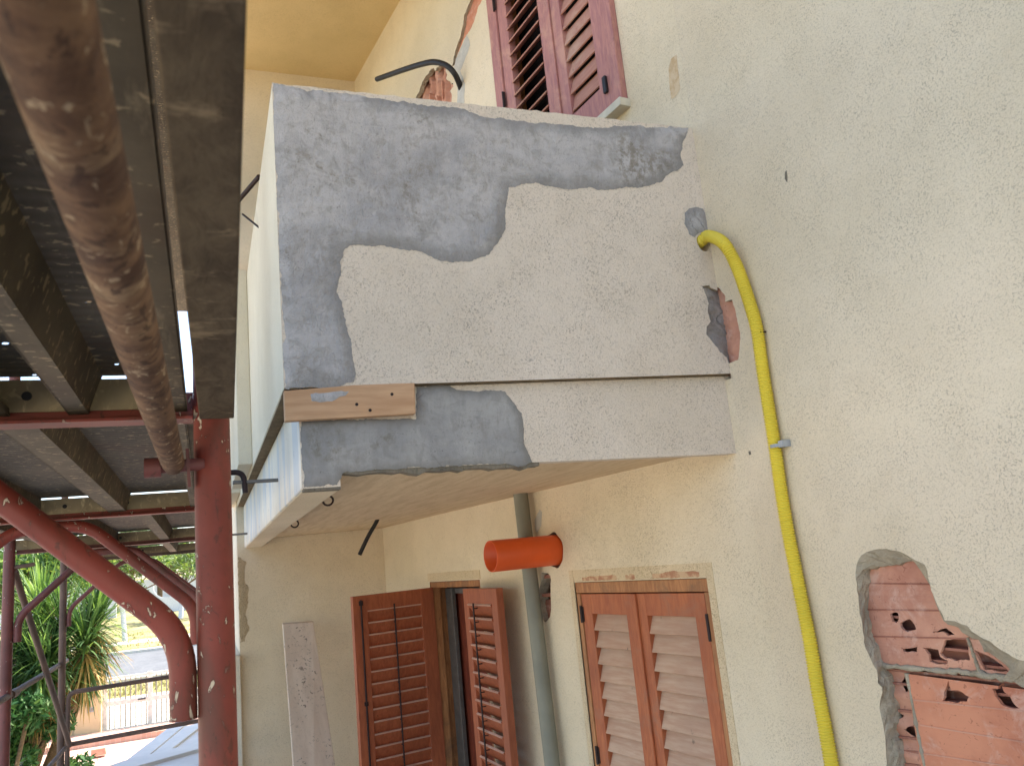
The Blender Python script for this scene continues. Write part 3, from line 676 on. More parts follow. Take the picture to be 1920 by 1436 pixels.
# top, front, underside, inner faces of the parapet (hollow L of masonry)
for i in range(60):
    a, b = crk_top[i], crk_top[i+1]; mb.add([BS.at(*a, 0), BS.at(*b, 0), BS.at(b[0], b[1], -.12), BS.at(a[0], a[1], -.12)], [(0, 1, 2, 3)])
XE = XB-.004
bal = mb.build('balcony', PLB, house, label='solid balcony parapet with grey cement repairs over cream plaster')
mb = MB(); mb.cur = 0
mb.hexa([P3(XC+.002, YB-.12, zg0), P3(XE, YB-.12, zg0), P3(XE, YB, zg0), P3(XC+.002, YB, zg0), P3(XC+.002, YB-.12, zt0-.002), P3(XE, YB-.12, zt0-.002), P3(XE, YB, zt0-.002), P3(XC+.002, YB, zt0-.002)])
mb.build('front_parapet', FRW, bal, bevel=.004)
mb = MB(); mb.hexa([P3(XC+.0015, -.0, zg1), P3(XC+.12, .0, zg1), P3(XC+.12, YB-.002, zg0), P3(XC+.0015, YB-.002, zg0), P3(XC+.0015, .0, zg1+.02), P3(XC+.12, .0, zg1+.02), P3(XC+.12, YB-.002, zg0+.02), P3(XC+.0015, YB-.002, zg0+.02)])
mb.hexa([P3(XC+.11, .0, zg1), P3(XC+.12, .0, zg1), P3(XC+.12, YB-.12, zg0), P3(XC+.11, YB-.12, zg0), P3(XC+.11, .0, zt1-.003), P3(XC+.12, .0, zt1-.003), P3(XC+.12, YB-.12, zt0-.003), P3(XC+.11, YB-.12, zt0-.003)])
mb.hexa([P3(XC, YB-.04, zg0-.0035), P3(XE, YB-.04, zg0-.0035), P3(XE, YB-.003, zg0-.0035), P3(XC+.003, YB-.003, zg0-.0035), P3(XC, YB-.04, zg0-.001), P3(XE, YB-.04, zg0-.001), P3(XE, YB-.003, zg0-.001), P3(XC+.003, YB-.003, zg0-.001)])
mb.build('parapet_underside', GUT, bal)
# slab: side face, soffit and front lip
YS = 1.362
mb = MB(); XS = XC+.03
sl_side = [(0.0, zb), (.0, zg1+.001), (YS, zg0+.001), (YS, .222), (1.262, .222), (1.262, .264)]
sheet(mb, SS, sl_side); 
mb.hexa([P3(XS+.001, -.05, zb+.001), P3(XS+.05, -.05, zb+.001), P3(XS+.05, 1.262, .264), P3(XS+.001, 1.262, .264), P3(XS+.001, -.05, zg1), P3(XS+.05, -.05, zg1), P3(XS+.05, 1.262, zg0), P3(XS+.001, 1.262, zg0)])
slab = mb.build('slab_edge', PLB, bal)
mb = MB(); mb.hexa([P3(XS+.051, -.1, zs), P3(XE, -.1, zs), P3(XE, 1.3, zs-.01), P3(XS+.051, 1.3, zs), P3(XS+.051, -.1, zg1-.02), P3(XE, -.1, zg1-.02), P3(XE, 1.3, zg0-.02), P3(XS+.051, 1.3, zg0-.02)])
mb.build('soffit', SOF, bal)
mb = MB(); XL = XB+.28
mb.hexa([P3(XS+.001, 1.262, .222), P3(XL, 1.262, .216), P3(XL, YS, .216), P3(XS+.001, YS, .222), P3(XS+.001, 1.262, zg0-.004), P3(XL, 1.262, zg0-.004), P3(XL, YS, zg0-.004), P3(XS+.001, YS, zg0-.004)])
fl = mb.build('front_lip', FRONT, bal, bevel=.005)
mb = MB(); mb.hexa([P3(XS+.05, 1.258, .2195), P3(XB+.27, 1.258, .2135), P3(XB+.27, YS-.006, .2135), P3(XS+.05, YS-.006, .2195), P3(XS+.05, 1.258, .2215), P3(XB+.27, 1.258, .2155), P3(XB+.27, YS-.006, .2155), P3(XS+.05, YS-.006, .2215)]); mb.build('lip_underside', PLY, bal)
# terrace floor of the balcony
mb = MB(); mb.hexa([P3(XS, -.1, zg1), P3(XE, -.1, zg1), P3(XE, YB-.13, zg0), P3(XS, YB-.13, zg0), P3(XS, -.1, zg1+.03), P3(XE, -.1, zg1+.03), P3(XE, YB-.13, zg0+.03), P3(XS, YB-.13, zg0+.03)]); mb.build('floor_tiles', simple('floor_tile', (180, 140, 112)), bal)
# spall on the parapet side
mb = MB(); rimwall(mb, BS, spr, 0, -.022, .0015, closed=False); mb.build('plaster_edge', CEMR, bal)
mb = MB(); sheet(mb, BS, [(-.02, sp[0][1]-.03), (.16, sp[0][1]-.03), (.16, sp[-2][1]+.03), (-.02, sp[-2][1]+.03)], grid=.005, hfun=lambda P, D: -.014+fbm(P, 55, 9, 4)*.009)
mb.build('bare_concrete', _cem('bare_concrete', (168, 160, 154), (90, 80, 66), False), bal)
# the big grey repair
P1 = [(505, 156), (600, 170), (700, 185), (790, 197), (868, 206), (905, 218), (960, 225), (1010, 233), (1060, 234), (1100, 240), (1135, 238), (1170, 236), (1230, 238), (1291, 241), (1282, 262), (1277, 290), (1281, 310), (1270, 322), (1251, 330), (1242, 343), (1200, 349), (1150, 355), (1100, 352), (1075, 356), (1040, 353), (1010, 345), (975, 347), (955, 353), (952, 375), (950, 400), (945, 430), (936, 452), (915, 478), (880, 491), (850, 492), (815, 484), (790, 474), (760, 471), (735, 465), (700, 461), (670, 461), (647, 467), (640, 485), (637, 520), (632, 545), (640, 580), (650, 620), (662, 660), (668, 700), (664, 718), (650, 722), (600, 727), (536, 729), (530, 640), (522, 480), (514, 320)]
pp = BS.poly(P1); pp = [(min(a, YB-.001), b) for a, b in pp]
lp = rough(rough(pp, .018, .0030, seed=31), .005, .0017, seed=32); lp = [(min(a, YB-.0005), min(b, zt0+(zt1-zt0)*(1-a/YB)-.0003)) for a, b in lp]
mb = MB()
ridges = [BS.poly(q_) for q_ in ([(705, 195), (714, 270), (722, 340), (727, 385)], [(727, 388), (690, 412), (650, 440), (612, 470)], [(950, 335), (925, 360), (905, 430), (878, 476)], [(640, 470), (618, 520), (612, 600), (640, 690)], [(800, 320), (850, 345), (880, 385)])]
def big(P, D):
    e =  np.clip(D/.03, 0, 1); e = e*e*(3-2*e); left = np.clip((P[:, 0]-.05)/.2, 0, 1)
    rd = np.zeros(len(P))
    for pl_ in ridges:
        for a_, b_ in zip(pl_[:-1], pl_[1:]):
            a_, b_ = np.array(a_), np.array(b_); t_ = np.clip(((P-a_)@(b_-a_))/((b_-a_)@(b_-a_)), 0, 1); d_ = np.hypot(*(P-a_-t_[:, None]*(b_-a_)).T)+fbm(P, 40, 8, 2)*.003
            rd = np.maximum(rd, np.exp(-(d_/.007)**2))
    return .001+.007*e-.0032*rd*e+e*(fbm(P, 5, 2, 3)*.0035+fbm(P, 22, 4, 3)*.0016)*(.5+.5*left)
sheet(mb, BS, lp, grid=.013, hfun=big, attr=True); 
# keep corner and top edges free of damp
ed = mb.attr['edge']; vv = np.array([(p[1], p[2]-CAM_H) for p in mb.v]); free = np.minimum(YB-vv[:, 0], (zt0-vv[:, 1]))
mb.attr['edge'] = np.where((free < ed+.012) & (vv[:, 0] > .0), np.maximum(ed, .06), ed)
mb.build('cement_patch', CEM, bal)
# second repair on the slab edge
P2 = [(565, 786), (700, 787), (778, 786), (781, 724), (830, 722), (868, 733), (920, 731), (945, 735), (965, 755), (978, 775), (982, 800), (983, 830), (990, 850), (998, 866), (985, 873), (972, 873), (940, 869), (880, 871), (800, 876), (700, 881), (641, 885), (640, 896), (632, 910), (567, 914), (563, 880), (562, 850), (564, 820)]
pp = SS.poly(P2); pp = [(min(a, YS-.003), b) for a, b in pp]
lp = rough(rough(pp, .02, .0022, seed=33), .005, .0014, seed=34); lp = [(min(a, YS-.002), b) for a, b in lp]
mb = MB()
def sec(P, D):
    e = np.clip(D/.015, 0, 1); low = np.clip((.36-P[:, 1])/.1, 0, 1)*np.clip((P[:, 0]-.85)/.2, 0, 1)
    return .001+.006*e+e*(fbm(P, 9, 3, 3)*.0012+low*fbm(P, 30, 5, 3)*.004)
sheet(mb, SS, lp, grid=.012, hfun=sec, attr=True); mb.attr['edge'] = mb.attr['edge']*1.6+.006
mb.build('cement_patch', CEM2, bal)
# dark brown strip standing in for the broken recess below it
u0 = SS.hit(640, 880)[0]; u1 = SS.hit(1012, 872)[0]
lo = [(u0-(u0-u1)*i/24, .262-.008*i/24) for i in range(25)]
mb = MB(); bott = [(a, b-.006-.004*abs(rgj.normal())) for a, b in lo]
mb.cur = 0
for i in range(24):
    a, b, c, d = lo[i], lo[i+1], bott[i+1], bott[i]
    mb.hexa([SS.at(*d, -.045), SS.at(*c, -.045), SS.at(*c, -.002), SS.at(*d, -.002), SS.at(a[0], a[1]+.01, -.045), SS.at(b[0], b[1]+.01, -.045), SS.at(b[0], b[1]+.01, -.002), SS.at(a[0], a[1]+.01, -.002)])
mb.hexa([SS.at(1.262, .2155, -.04), SS.at(YS-.004, .2155, -.04), SS.at(YS-.004, .2155, -.001), SS.at(1.262, .2155, -.001), SS.at(1.262, .228, -.04), SS.at(YS-.004, .228, -.04), SS.at(YS-.004, .228, -.001), SS.at(1.262, .228, -.001)])
mb.build('broken_edge', CEMD, bal)
# patch round the hose hole
lp = BS.poly([(1284, 400), (1292, 392), (1305, 390), (1318, 392), (1330, 402), (1332, 425), (1330, 436), (1312, 436), (1302, 446), (1292, 440), (1284, 420)])
patch(BS, [(max(a, .002), b) for a, b in lp], CEM, 'cement_patch', bal, .003, .008, 41, .0015)
# tawny stain line under the coping: nothing but dirt on the plaster at the crease
# projecting fins on the parapet front
for x, y1, zlow in ((3.72, 1.46, .5), (5.1, 1.46, .52)):
    mb = MB(); mb.hexa([P3(x, YB, zlow), P3(x+1.0, YB, zlow), P3(x+1.0, y1, zlow), P3(x, y1, zlow), P3(x, YB, zlow+.9), P3(x+1.0, YB, zlow+.9), P3(x+1.0, y1, zlow+.9), P3(x, y1, zlow+.9)]); mb.build('parapet_fin', FRW, bal, bevel=.004)

# ================================================================ things on and around the house
# board nailed at the corner of the slab
b0 = SS.hit(534, 733, .03); q = SS.poly([(532, 733), (664, 722), (777, 718), (779, 776), (534, 790)], .03)
mb = MB(); mb.prism([SS.at(a, b, .0085) for a, b in q], SS.N*.024)
o = mb.build('pine_board', BOARD, None, bevel=.0025); tag(o, 'short pale pine board fixed under the cement patch at the balcony corner', 'board')
mb = MB(); q = SS.poly([(582, 738), (600, 737), (640, 733), (655, 734), (648, 741), (636, 744), (622, 752), (600, 755), (584, 752)], .033)
mbp = MB(); sheet(mbp, SS, rough(q, .01, .001, seed=6), grid=.01, off=.033, hfun=lambda P, D: .002*np.clip(D/.006, 0, 1), attr=True); mbp.attr['edge'] = mbp.attr['edge']+.05
s_ = mbp.build('cement_smear', CEM, o)
for px, py in ((669, 758), (694, 769), (735, 739)): mb = MB(); h = SS.hit(px, py, .033); mb.tube([SS.at(*h, .0325), SS.at(*h, .0332)], .0045, 10); mb.build('knot', IRON, o)

# yellow corrugated hose
hp = [(1418, 612), (1428, 680), (1438, 745), (1447, 800), (1456, 860), (1466, 930), (1478, 1000), (1490, 1060), (1502, 1120), (1518, 1200), (1533, 1290), (1547, 1365), (1562, 1450), (1575, 1530)]
path = [BS.at(hol[0]+.002, hol[1], -.05), BS.at(hol[0]+.0, hol[1]+.004, 0), BS.at(hol[0]-.004, hol[1]+.006, .028)]
path += [onY(1355, 455, .05), onY(1378, 492, .034), onY(1398, 545, .026)]
path += [onY(px, py, .0215) for px, py in hp]
pth = bez(path, 60); L = [0]
for i in range(1, len(pth)): L.append(L[-1]+(pth[i]-pth[i-1]).length)
N = int(L[-1]/.0011); pts = []; 
Lx = np.array(L); PX = np.array([tuple(p) for p in pth]); tt = np.linspace(0, L[-1], N)
pts = np.c_[np.interp(tt, Lx, PX[:, 0]), np.interp(tt, Lx, PX[:, 1]), np.interp(tt, Lx, PX[:, 2])]
rad = [.0182+.0019*max(-1, min(1, 1.6*math.sin(t/.0078*2*math.pi))) for t in tt]
mb = MB(); mb.tube([V(p) for p in pts], .018, 18, radii=rad)
hose = mb.build('corrugated_hose', YEL); tag(hose, 'yellow corrugated conduit hose coming out of the balcony side and running down the wall', 'hose')
h = onY(1457, 836, .0215); mb = MB(); n = 20; vs = []
for k in range(n+1):
    t = 2*math.pi*k/n; vs.append(h+V((math.cos(t)*.0205, math.sin(t)*.0205, 0)))
d = .005
mb.add([v+V((0, 0, -d)) for v in vs]+[v+V((0, 0, d)) for v in vs], [(i, i+1, n+2+i, n+1+i) for i in range(n)]); mb.box((h.x-.036, .001, h.z-.007), (h.x-.017, .03, h.z+.012))
mb.build('hose_clip', TIE, hose)
h = onY(1432, 622, .008); mb = MB(); mb.tube([(h.x, .0, h.z), (h.x, .022, h.z)], .0028, 10); mb.tube([(h.x, .021, h.z), (h.x, .024, h.z)], .006, 12)
tag(mb.build('nail', IRON), 'small rusty nail sticking out of the wall beside the yellow hose', 'nail')

# orange pipe
c0_ = A2.at(oc[0], oc[1], -.05); L_ = .315; c1_ = A2.at(oc[0], oc[1], L_); rO = .066
mb = MB()
def ring(c, r, n=40): 
    T = A2.N; a = A2.U; b = A2.W; return [c+a*(r*math.cos(2*math.pi*k/n))+b*(r*math.sin(2*math.pi*k/n)) for k in range(n)]
n = 40; rs = [ring(c0_, rO), ring(c1_-A2.N*.002, rO), ring(c1_, rO-.001), ring(c1_, rO-.004), ring(c0_, rO-.0045)]
vs = [p for r_ in rs for p in r_]; mb.add(vs, [(i*n+k, i*n+(k+1) % n, (i+1)*n+(k+1) % n, (i+1)*n+k) for i in range(4) for k in range(n)], True)
tag(mb.build('pvc_pipe', ORG), 'open ended orange plastic pipe stub sticking out of the wall under the balcony', 'pipe')
# grey downpipe
d0 = A2.at(1.40, zs+.05, .05); p0 = A2.hit(977, 935, .05); p1 = A2.hit(1036, 1436, .05)
mb = MB(); mb.tube([A2.at(p0[0]+(p0[0]-p1[0])*.12, p0[1]+.1, .05), A2.at(p0[0], p0[1], .05), A2.at(p1[0], p1[1], .05), A2.at(p1[0]-(p0[0]-p1[0])*1, FLOOR, .05)], .034, 20)
dp = mb.build('drainpipe', GRY); tag(dp, 'grey plastic drainpipe running down the wall from the underside of the balcony', 'drainpipe')
# black conduit stubs
c = onZ(708, 973, .275); mb = MB(); t_ = c+V((.0, .015, .03)); e_ = ray(674, 1040).normalized(); 
dd = (c-CAM).length; e_ = CAM+e_*(dd*1.0); mb.tube(bez([t_, c, (c+e_)/2+V((0, .004, 0)), e_], 6), .0115, 14)
tag(mb.build('cable_conduit', BLK), 'short straight black conduit hanging from the underside of the balcony', 'conduit')
cw = A2.at(*A2.hit(862, 162), .0)
def onA(px, py, o): return A2.at(*A2.hit(px, py, o), o)
mb = MB(); mb.tube(bez([onA(866, 172, -.02), onA(862, 160, .01), onA(853, 140, .06), onA(838, 124, .1), onA(815, 117, .14), onA(790, 121, .17), onA(755, 132, .2), onA(707, 149, .22)], 8), .016, 14)
tag(mb.build('cable_conduit', BLK), 'long bent black conduit arching out of the upper wall over the parapet', 'conduit')
# soffit hooks
def hook(px, py, label):
    c = onZ(px, py, .27); r = .017; mb = MB(); pts = [c+V((0, 0, .01)), c+V((0, 0, -.012))]
    for k in range(13):
        t = R(115-k*24); pts.append(c+V((.1, 1, 0)).normalized()*(-(r*math.cos(t)))*1+V((0, 0, -.012-r*1.0+r*math.sin(t)*.95)))
    mb.tube(pts, .0036, 8); o = mb.build('ceiling_hook', IRON); tag(o, label, 'hook', 'hooks under the balcony'); return o
hook(614, 922, 'dark iron hook under the balcony, the largest and nearest of the three')
hook(552, 970, 'dark iron hook under the balcony, middle one of the three')
hook(497, 1004, 'dark iron hook under the balcony, farthest and smallest of the three')
# long leaning board
tx, ty = onX(530, 1170, 5.45), onX(588, 1166, 5.45); bx, by = onX(550, 1436, 4.95), onX(629, 1436, 4.95)
def ext(a, b, z): k = (z-a.z)/(b.z-a.z); return a+(b-a)*k
fl0 = ext(tx, bx, .3); fl1 = ext(ty, by, .3); th = V((.045, .0, .006))
mb = MB(); mb.hexa([fl0, fl1, fl1+th, fl0+th, tx, ty, ty+th, tx+th])
tag(mb.build('long_plank', LEAN, bevel=.004), 'long mortar stained plank leaning against the far side wall', 'plank')
# rods on the parapet front
def rod(p, q, r, label, mt=IRON): mb = MB(); mb.tube(bez([p, (p+q)/2, q], 4), r, 8); return tag(mb.build('iron_rod', mt), label, 'rod')
rod(onX(486, 331, 3.0), onX(440, 385, 3.2), .009, 'straight dark rod behind the scaffold plank near the parapet top')
rod(onX(491, 431, 2.85), onX(455, 402, 3.0), .004, 'thin dark rod below the straight one beside the parapet edge')

# ================================================================ SCAFFOLD
YI, YO = 1.589, 2.42
FX = [1.165, 2.62, 4.27, 5.8]
def frame(x, label, mt, mt2, rb=.0165, rp=.0235):
    e = thing('scaffold_frame', (x, YI, 0), label, 'scaffold frame', 'scaffold frames in a row')
    for y in (YI, YO):
        mb = MB(); mb.tube([(x, y, .02), (x, y, CAM_H+.2), (x, y, CAM_H+2.15)], rp, 20)
        if y == YI: mb.tube([(x-.0, y-.0, .02), (x, y, .03)], rp+.02, 12)
        mb.build('post', mt, e)
    mb = MB(); mb.box((x-.02, YI+rp, CAM_H+.219), (x+.02, YO-rp, CAM_H+.2225)); mb.box((x+.014, YI+rp, CAM_H+.2225), (x+.017, YO-rp, CAM_H+.262)); mb.build('crossbeam', mt, e)
    mb = MB(); z = lambda a: CAM_H+a
    yb = YI+rp+rb
    a = [(x, yb, z(-.16)), (x, yb, z(-.057)), (x, 1.912, z(.2)), (x, (YI+YO)/2, z(.2015))]
    mb.tube(fillet(a, .07, 10), rb, 16)
    b = [(x, YI+YO-p[1], p[2]) for p in a]; mb2 = MB(); mb2.tube(fillet(b, .07, 10), rb, 16)
    mb.build('brace', mt2, e); mb2.build('brace', mt2, e)
    return e
f1 = frame(FX[0], 'red scaffold frame nearest the camera with a thick chipped post', RED, RED)
f2 = frame(FX[1], 'rusty red scaffold frame, second from the camera', RED, RED)
f3 = frame(FX[2], 'dull red scaffold frame, third from the camera, in front of the green plants', PURP, PURP, .0165, .0235)
f4 = frame(FX[3], 'thin brown scaffold frame farthest from the camera with two cross rails', BRNT, PURP, .013, .02)
# rails of the last frame
x = FX[3]; g = [(x, 1.60, CAM_H-.525), (x, 2.385, CAM_H-.545), (x, 2.385, 0.05)]
mb = MB(); mb.tube(fillet(g, .05, 6), .0135, 12); mb.tube([(x, 1.60, CAM_H-.815), (x, 2.37, CAM_H-.838)], .0135, 12); mb.tube([(x, 2.38, CAM_H-.66), (x, 2.425, CAM_H-.65)], .011, 8); mb.build('end_rail', BRNT, f4)
# pin and wedge on the near post
mb = MB(); zz = CAM_H+.158; mb.tube([(1.15, YI+.01, zz), (1.15, 1.655, zz-.002)], .0085, 12); mb.tube([(1.15, 1.652, zz-.002), (1.15, 1.672, zz-.002)], .013, 12)
mb.prism([(1.14, 1.618, zz+.02), (1.16, 1.618, zz+.02), (1.158, 1.616, zz-.03), (1.144, 1.616, zz-.03)], (0, .004, 0)); mb.build('guardrail_pin', PURP, f1)
# tubes along the wall
mb = MB(); mb.tube([(1.153, 1.6375, CAM_H+.160), (.5, 1.639, CAM_H+.1585), (-1.2, 1.6435, CAM_H+.156)], .0142, 24); tag(mb.build('guard_tube', RUST), 'rusty brown guard tube close to the camera, hooked on the red post', 'tube')
mb = MB(); mb.tube([onY(-60, 1350, 2.40), onY(125, 1238, 2.44)], .014, 14); mb.tube([onY(20, 1302, 2.41)+V((0, 0, 0)), onY(30, 1297, 2.41)], .019, 12)
tag(mb.build('guard_tube', BRNT), 'grey brown guard tube at the outer side of the scaffold in front of the yucca', 'tube')
mb = MB(); a = V((4.27, 2.40, CAM_H+.15)); b = V((5.78, 2.37, CAM_H-.84)); mb.tube([a, b], .015, 14); mb.tube([a+V((0, -.08, .02)), a+V((0, .03, .01))], .009, 8)
tag(mb.build('diagonal_tube', BRNT), 'brown diagonal scaffold tube running down to the foot of the last frame', 'tube')
mb = MB(); mb.tube([onX(122, 1402, 5.7), onX(70, 1462, 5.0)], .012, 12); tag(mb.build('diagonal_tube', BRNT), 'short brown diagonal tube at the bottom left below the long diagonal one', 'tube')
# anchor hooks tying the scaffold to the balcony
def anchor(x, zc, label):
    e = thing('anchor_tie', (x, YI, zc+CAM_H), label, 'anchor tie', 'wall ties of the scaffold'); zc += CAM_H
    mb = MB(); mb.tube(fillet([(x, YI-.01, zc+.015), (x, 1.475, zc+.017), (x, 1.47, zc-.055)], .03, 8), .0095, 12); mb.tube([(x-.025, YI-.026, zc-.01), (x+.025, YI-.026, zc-.01)], .02, 12); mb.build('hook', IRON, e)
    mb = MB(); mb.tube([(x, 1.51, zc-.018), (x, YS-.03, zc-.018)], .0065, 10); mb.build('eye_bolt', STEEL, e); return e
anchor(2.9, .348, 'curved iron tie and bolt holding the scaffold to the balcony edge, the nearer one')
anchor(5.2, .30, 'small iron tie and bolt at the far end of the balcony edge')

# deck boards of steel
def deck(x0, x1, ribs, label, y0=1.637, mt=SHEET, holes=()):
    e = thing('deck_plank', (x0, y0, CAM_H+.285), label, 'scaffold deck', 'steel decks of the scaffold')
    mb = MB(); HP = Plane(V((0, 0, CAM_H+.285)), (0, 1, 0), (0, 0, -1)); HP.W = V((1, 0, 0)); hl = []
    for (px, py, r_) in holes:
        h_ = onZ(px, py, .285); hl.append([(h_.y+r_*.9*math.cos(t)*(1+.3*math.sin(2*t)), h_.x+r_*math.sin(t)) for t in np.linspace(0, 2*math.pi, 9, endpoint=False)])
    sheet(mb, HP, [(y0, x0), (2.415, x0), (2.415, x1), (y0, x1)], hl); sh = mb.build('deck_sheet', mt, e)
    for (ya, yb_, lip) in ribs:
        mb = MB()
        mb.hexa([P3(x0, ya, .285), P3(x1, ya, .285), P3(x1, ya+.002, .285), P3(x0, ya+.002, .285), P3(x0, yb_, .235), P3(x1, yb_, .235), P3(x1, yb_+.002, .235), P3(x0, yb_+.002, .235)])
        l0, l1 = (yb_, yb_+lip) if lip > 0 else (yb_+lip, yb_)
        mb.box((x0, l0, CAM_H+.2335), (x1, l1, CAM_H+.2355)); le = l1 if lip > 0 else l0
        mb.box((x0, le-.001, CAM_H+.2335), (x1, le+.001, CAM_H+.243)); mb.build('flange', FLG, e)
    mb = MB(); mb.box((x1-.006, y0, CAM_H+.2375), (x1-.003, 2.4, CAM_H+.2795)); mb.build('end_plate', ENDP, e)
    if x0 > 0: mb = MB(); mb.box((x0+.003, y0, CAM_H+.2375), (x0+.006, 2.4, CAM_H+.2795)); mb.build('end_plate', ENDP, e)
    for y in (1.81, 1.97, 2.2): mb = MB(); mb.tube([(x1-.0065, y, CAM_H+.258), (x1-.008, y, CAM_H+.258)], .006, 12); mb.build('bolt_hole', BLK, e)
    return e
deck(-1.3, 1.172, [(1.637, 1.6375, -.017), (1.724, 1.739, .023), (1.86, 1.85, -.02), (2.2, 2.2, .02)], 'dirty steel scaffold deck seen from below, overhead nearest the camera', holes=((155, 143, .0022), (176, 216, .002), (167, 566, .003), (10, 644, .004), (65, 703, .003), (219, 683, .003)))
deck(1.212, 2.624, [(1.637, 1.6375, -.014), (1.80, 1.812, .045), (2.03, 2.03, .025), (2.3, 2.3, .02)], 'dark ribbed steel scaffold deck behind the first red frame')
deck(2.664, 4.274, [(1.637, 1.6375, -.014), (1.745, 1.757, .04), (1.98, 1.98, .03), (2.2, 2.2, .03)], 'steel scaffold deck above the second red frame')
deck(4.314, 5.75, [(1.637, 1.6375, -.014), (1.76, 1.77, .04), (2.0, 2.0, .03), (2.25, 2.25, .03)], 'farthest steel scaffold deck with trees below its edge')
mb = MB(); z0 = CAM_H+.215
mb.hexa([(-1.2, 1.635, z0), (1.134, 1.6045, z0), (1.134, 1.561, z0), (-1.2, 1.6175, z0), (-1.2, 1.634, z0+.03), (1.134, 1.603, z0+.03), (1.134, 1.561, z0+.03), (-1.2, 1.6175, z0+.03)][::-1])
tag(mb.build('wooden_plank', PLK, bevel=.0015), 'dark dirty wooden plank along the scaffold edge, close overhead', 'plank')
mb = MB(); mb.box((1.19, 1.566, CAM_H+.235), (2.6, 1.625, CAM_H+.255)); tag(mb.build('wooden_plank', PLK, bevel=.0015), 'wooden edge plank of the second scaffold bay, half hidden by the red post', 'plank')
# upper level of the scaffold, seen through the gaps
mb = MB(); mb.box((-1.2, 1.6, CAM_H+2.2), (2.6, 2.42, CAM_H+2.24)); tag(mb.build('upper_deck', SHEET), 'upper scaffold deck seen in slivers through the gap, above the near bays', 'scaffold deck')
mb = MB(); mb.box((2.62, 1.6, CAM_H+2.2), (6.85, 2.42, CAM_H+2.24)); tag(mb.build('upper_deck', SHEET), 'upper scaffold deck seen through the gap, above the far bays', 'scaffold deck')

# ================================================================ GROUND AND YARD
def ground_mat(name, c1, c2, c3, sc):
    a = NM(name, .95, .1); a.base(a.mix(a.ramp(a.noise(sc, 6, .65), .35, .65), lin(c1), lin(c2))); a.over(a.ramp(a.noise(sc*6, 4), .5, .7, 0, .7), lin(c3)); a.bump(a.noise(sc*20, 4), .02, .6); return a.done()
GR = ground_mat('dry_grass_ground', (158, 142, 104), (116, 118, 70), (172, 156, 122), .35)
def strip(name, pts, z, mat_):
    mb = MB(); mb.add([V((a, b, z)) for a, b in pts], [tuple(range(len(pts)))]); o = mb.build(name, mat_); o['kind'] = 'structure'; return o
mb = MB(); n = 70; xs = np.r_[np.linspace(-40, 100, 36), np.geomspace(104, 1500, 34)]; ys = np.linspace(-600, 900, 70)
vs = []; 
for xx in xs:
    for yy in ys:
        zz = 0.0
        if xx > 58: zz = min(1, (xx-58)/60)*2.2+max(0, min(1, (xx-90)/160))*(3.2+1.2*math.sin(yy*.02)+.6*math.sin(yy*.07+1))
        vs.append((xx, yy, zz-.0))
m_ = len(ys); mb.add(vs, [(i*m_+j, (i+1)*m_+j, (i+1)*m_+j+1, i*m_+j+1) for i in range(len(xs)-1) for j in range(m_-1)], True)
g = mb.build('ground', GR); g['kind'] = 'structure'
def pave():
    a = NM('terracotta_paving', .8, .25); b = a.n('ShaderNodeTexBrick'); b.inputs['Scale'].default_value = 3.2; b.inputs['Color1'].default_value = lin((198, 158, 140)); b.inputs['Color2'].default_value = lin((186, 148, 130)); b.inputs['Mortar'].default_value = lin((190, 172, 156)); b.inputs['Mortar Size'].default_value = .012
    a.link(a.co, b.inputs['Vector']); a.base(b.outputs['Color']); a.over(a.ramp(a.noise(2, 5), .5, .75, 0, .5), lin((214, 176, 150))); a.bump(a.noise(40, 3), .002, .5); return a.done()
strip('yard_paving', [(9.5, -1), (16.7, -1), (16.7, 14), (9.5, 14)], .008, pave()); strip('yard_bounce_concrete', [(-14, -1), (9.5, -1), (9.5, 16), (-14, 16)], .004, ground_mat('yard_bounce_concrete', (190, 184, 172), (172, 166, 154), (200, 194, 184), 1))  # near yard is unseen: pale concrete added to keep bounced light neutral
WALKM = ground_mat('pale_walkway', (214, 208, 192), (196, 188, 172), (222, 216, 204), 2)
strip('pavement', [(17.4, -60), (22.6, -60), (22.6, 120), (17.4, 120)], .008, WALKM)
strip('grass_verge', [(22.6, -60), (26.0, -60), (26.0, 120), (22.6, 120)], .006, ground_mat('verge_grass', (128, 124, 72), (150, 138, 92), (104, 108, 56), 1.2))
mb = MB(); mb.box((26.0, -60, 0), (27.0, 120, .12)); mb.box((38.2, -60, 0), (38.8, 120, .12)); k = mb.build('kerb', WALKM); k['kind'] = 'structure'
ASP = ground_mat('asphalt', (106, 108, 111), (96, 98, 101), (116, 116, 117), 1.1)
strip('road', [(27.0, -60), (38.2, -60), (38.2, 120), (27.0, 120)], .008, ASP)
strip('path', [(45.5, -60), (48.5, -60), (48.5, 120), (45.5, 120)], .012, WALKM)
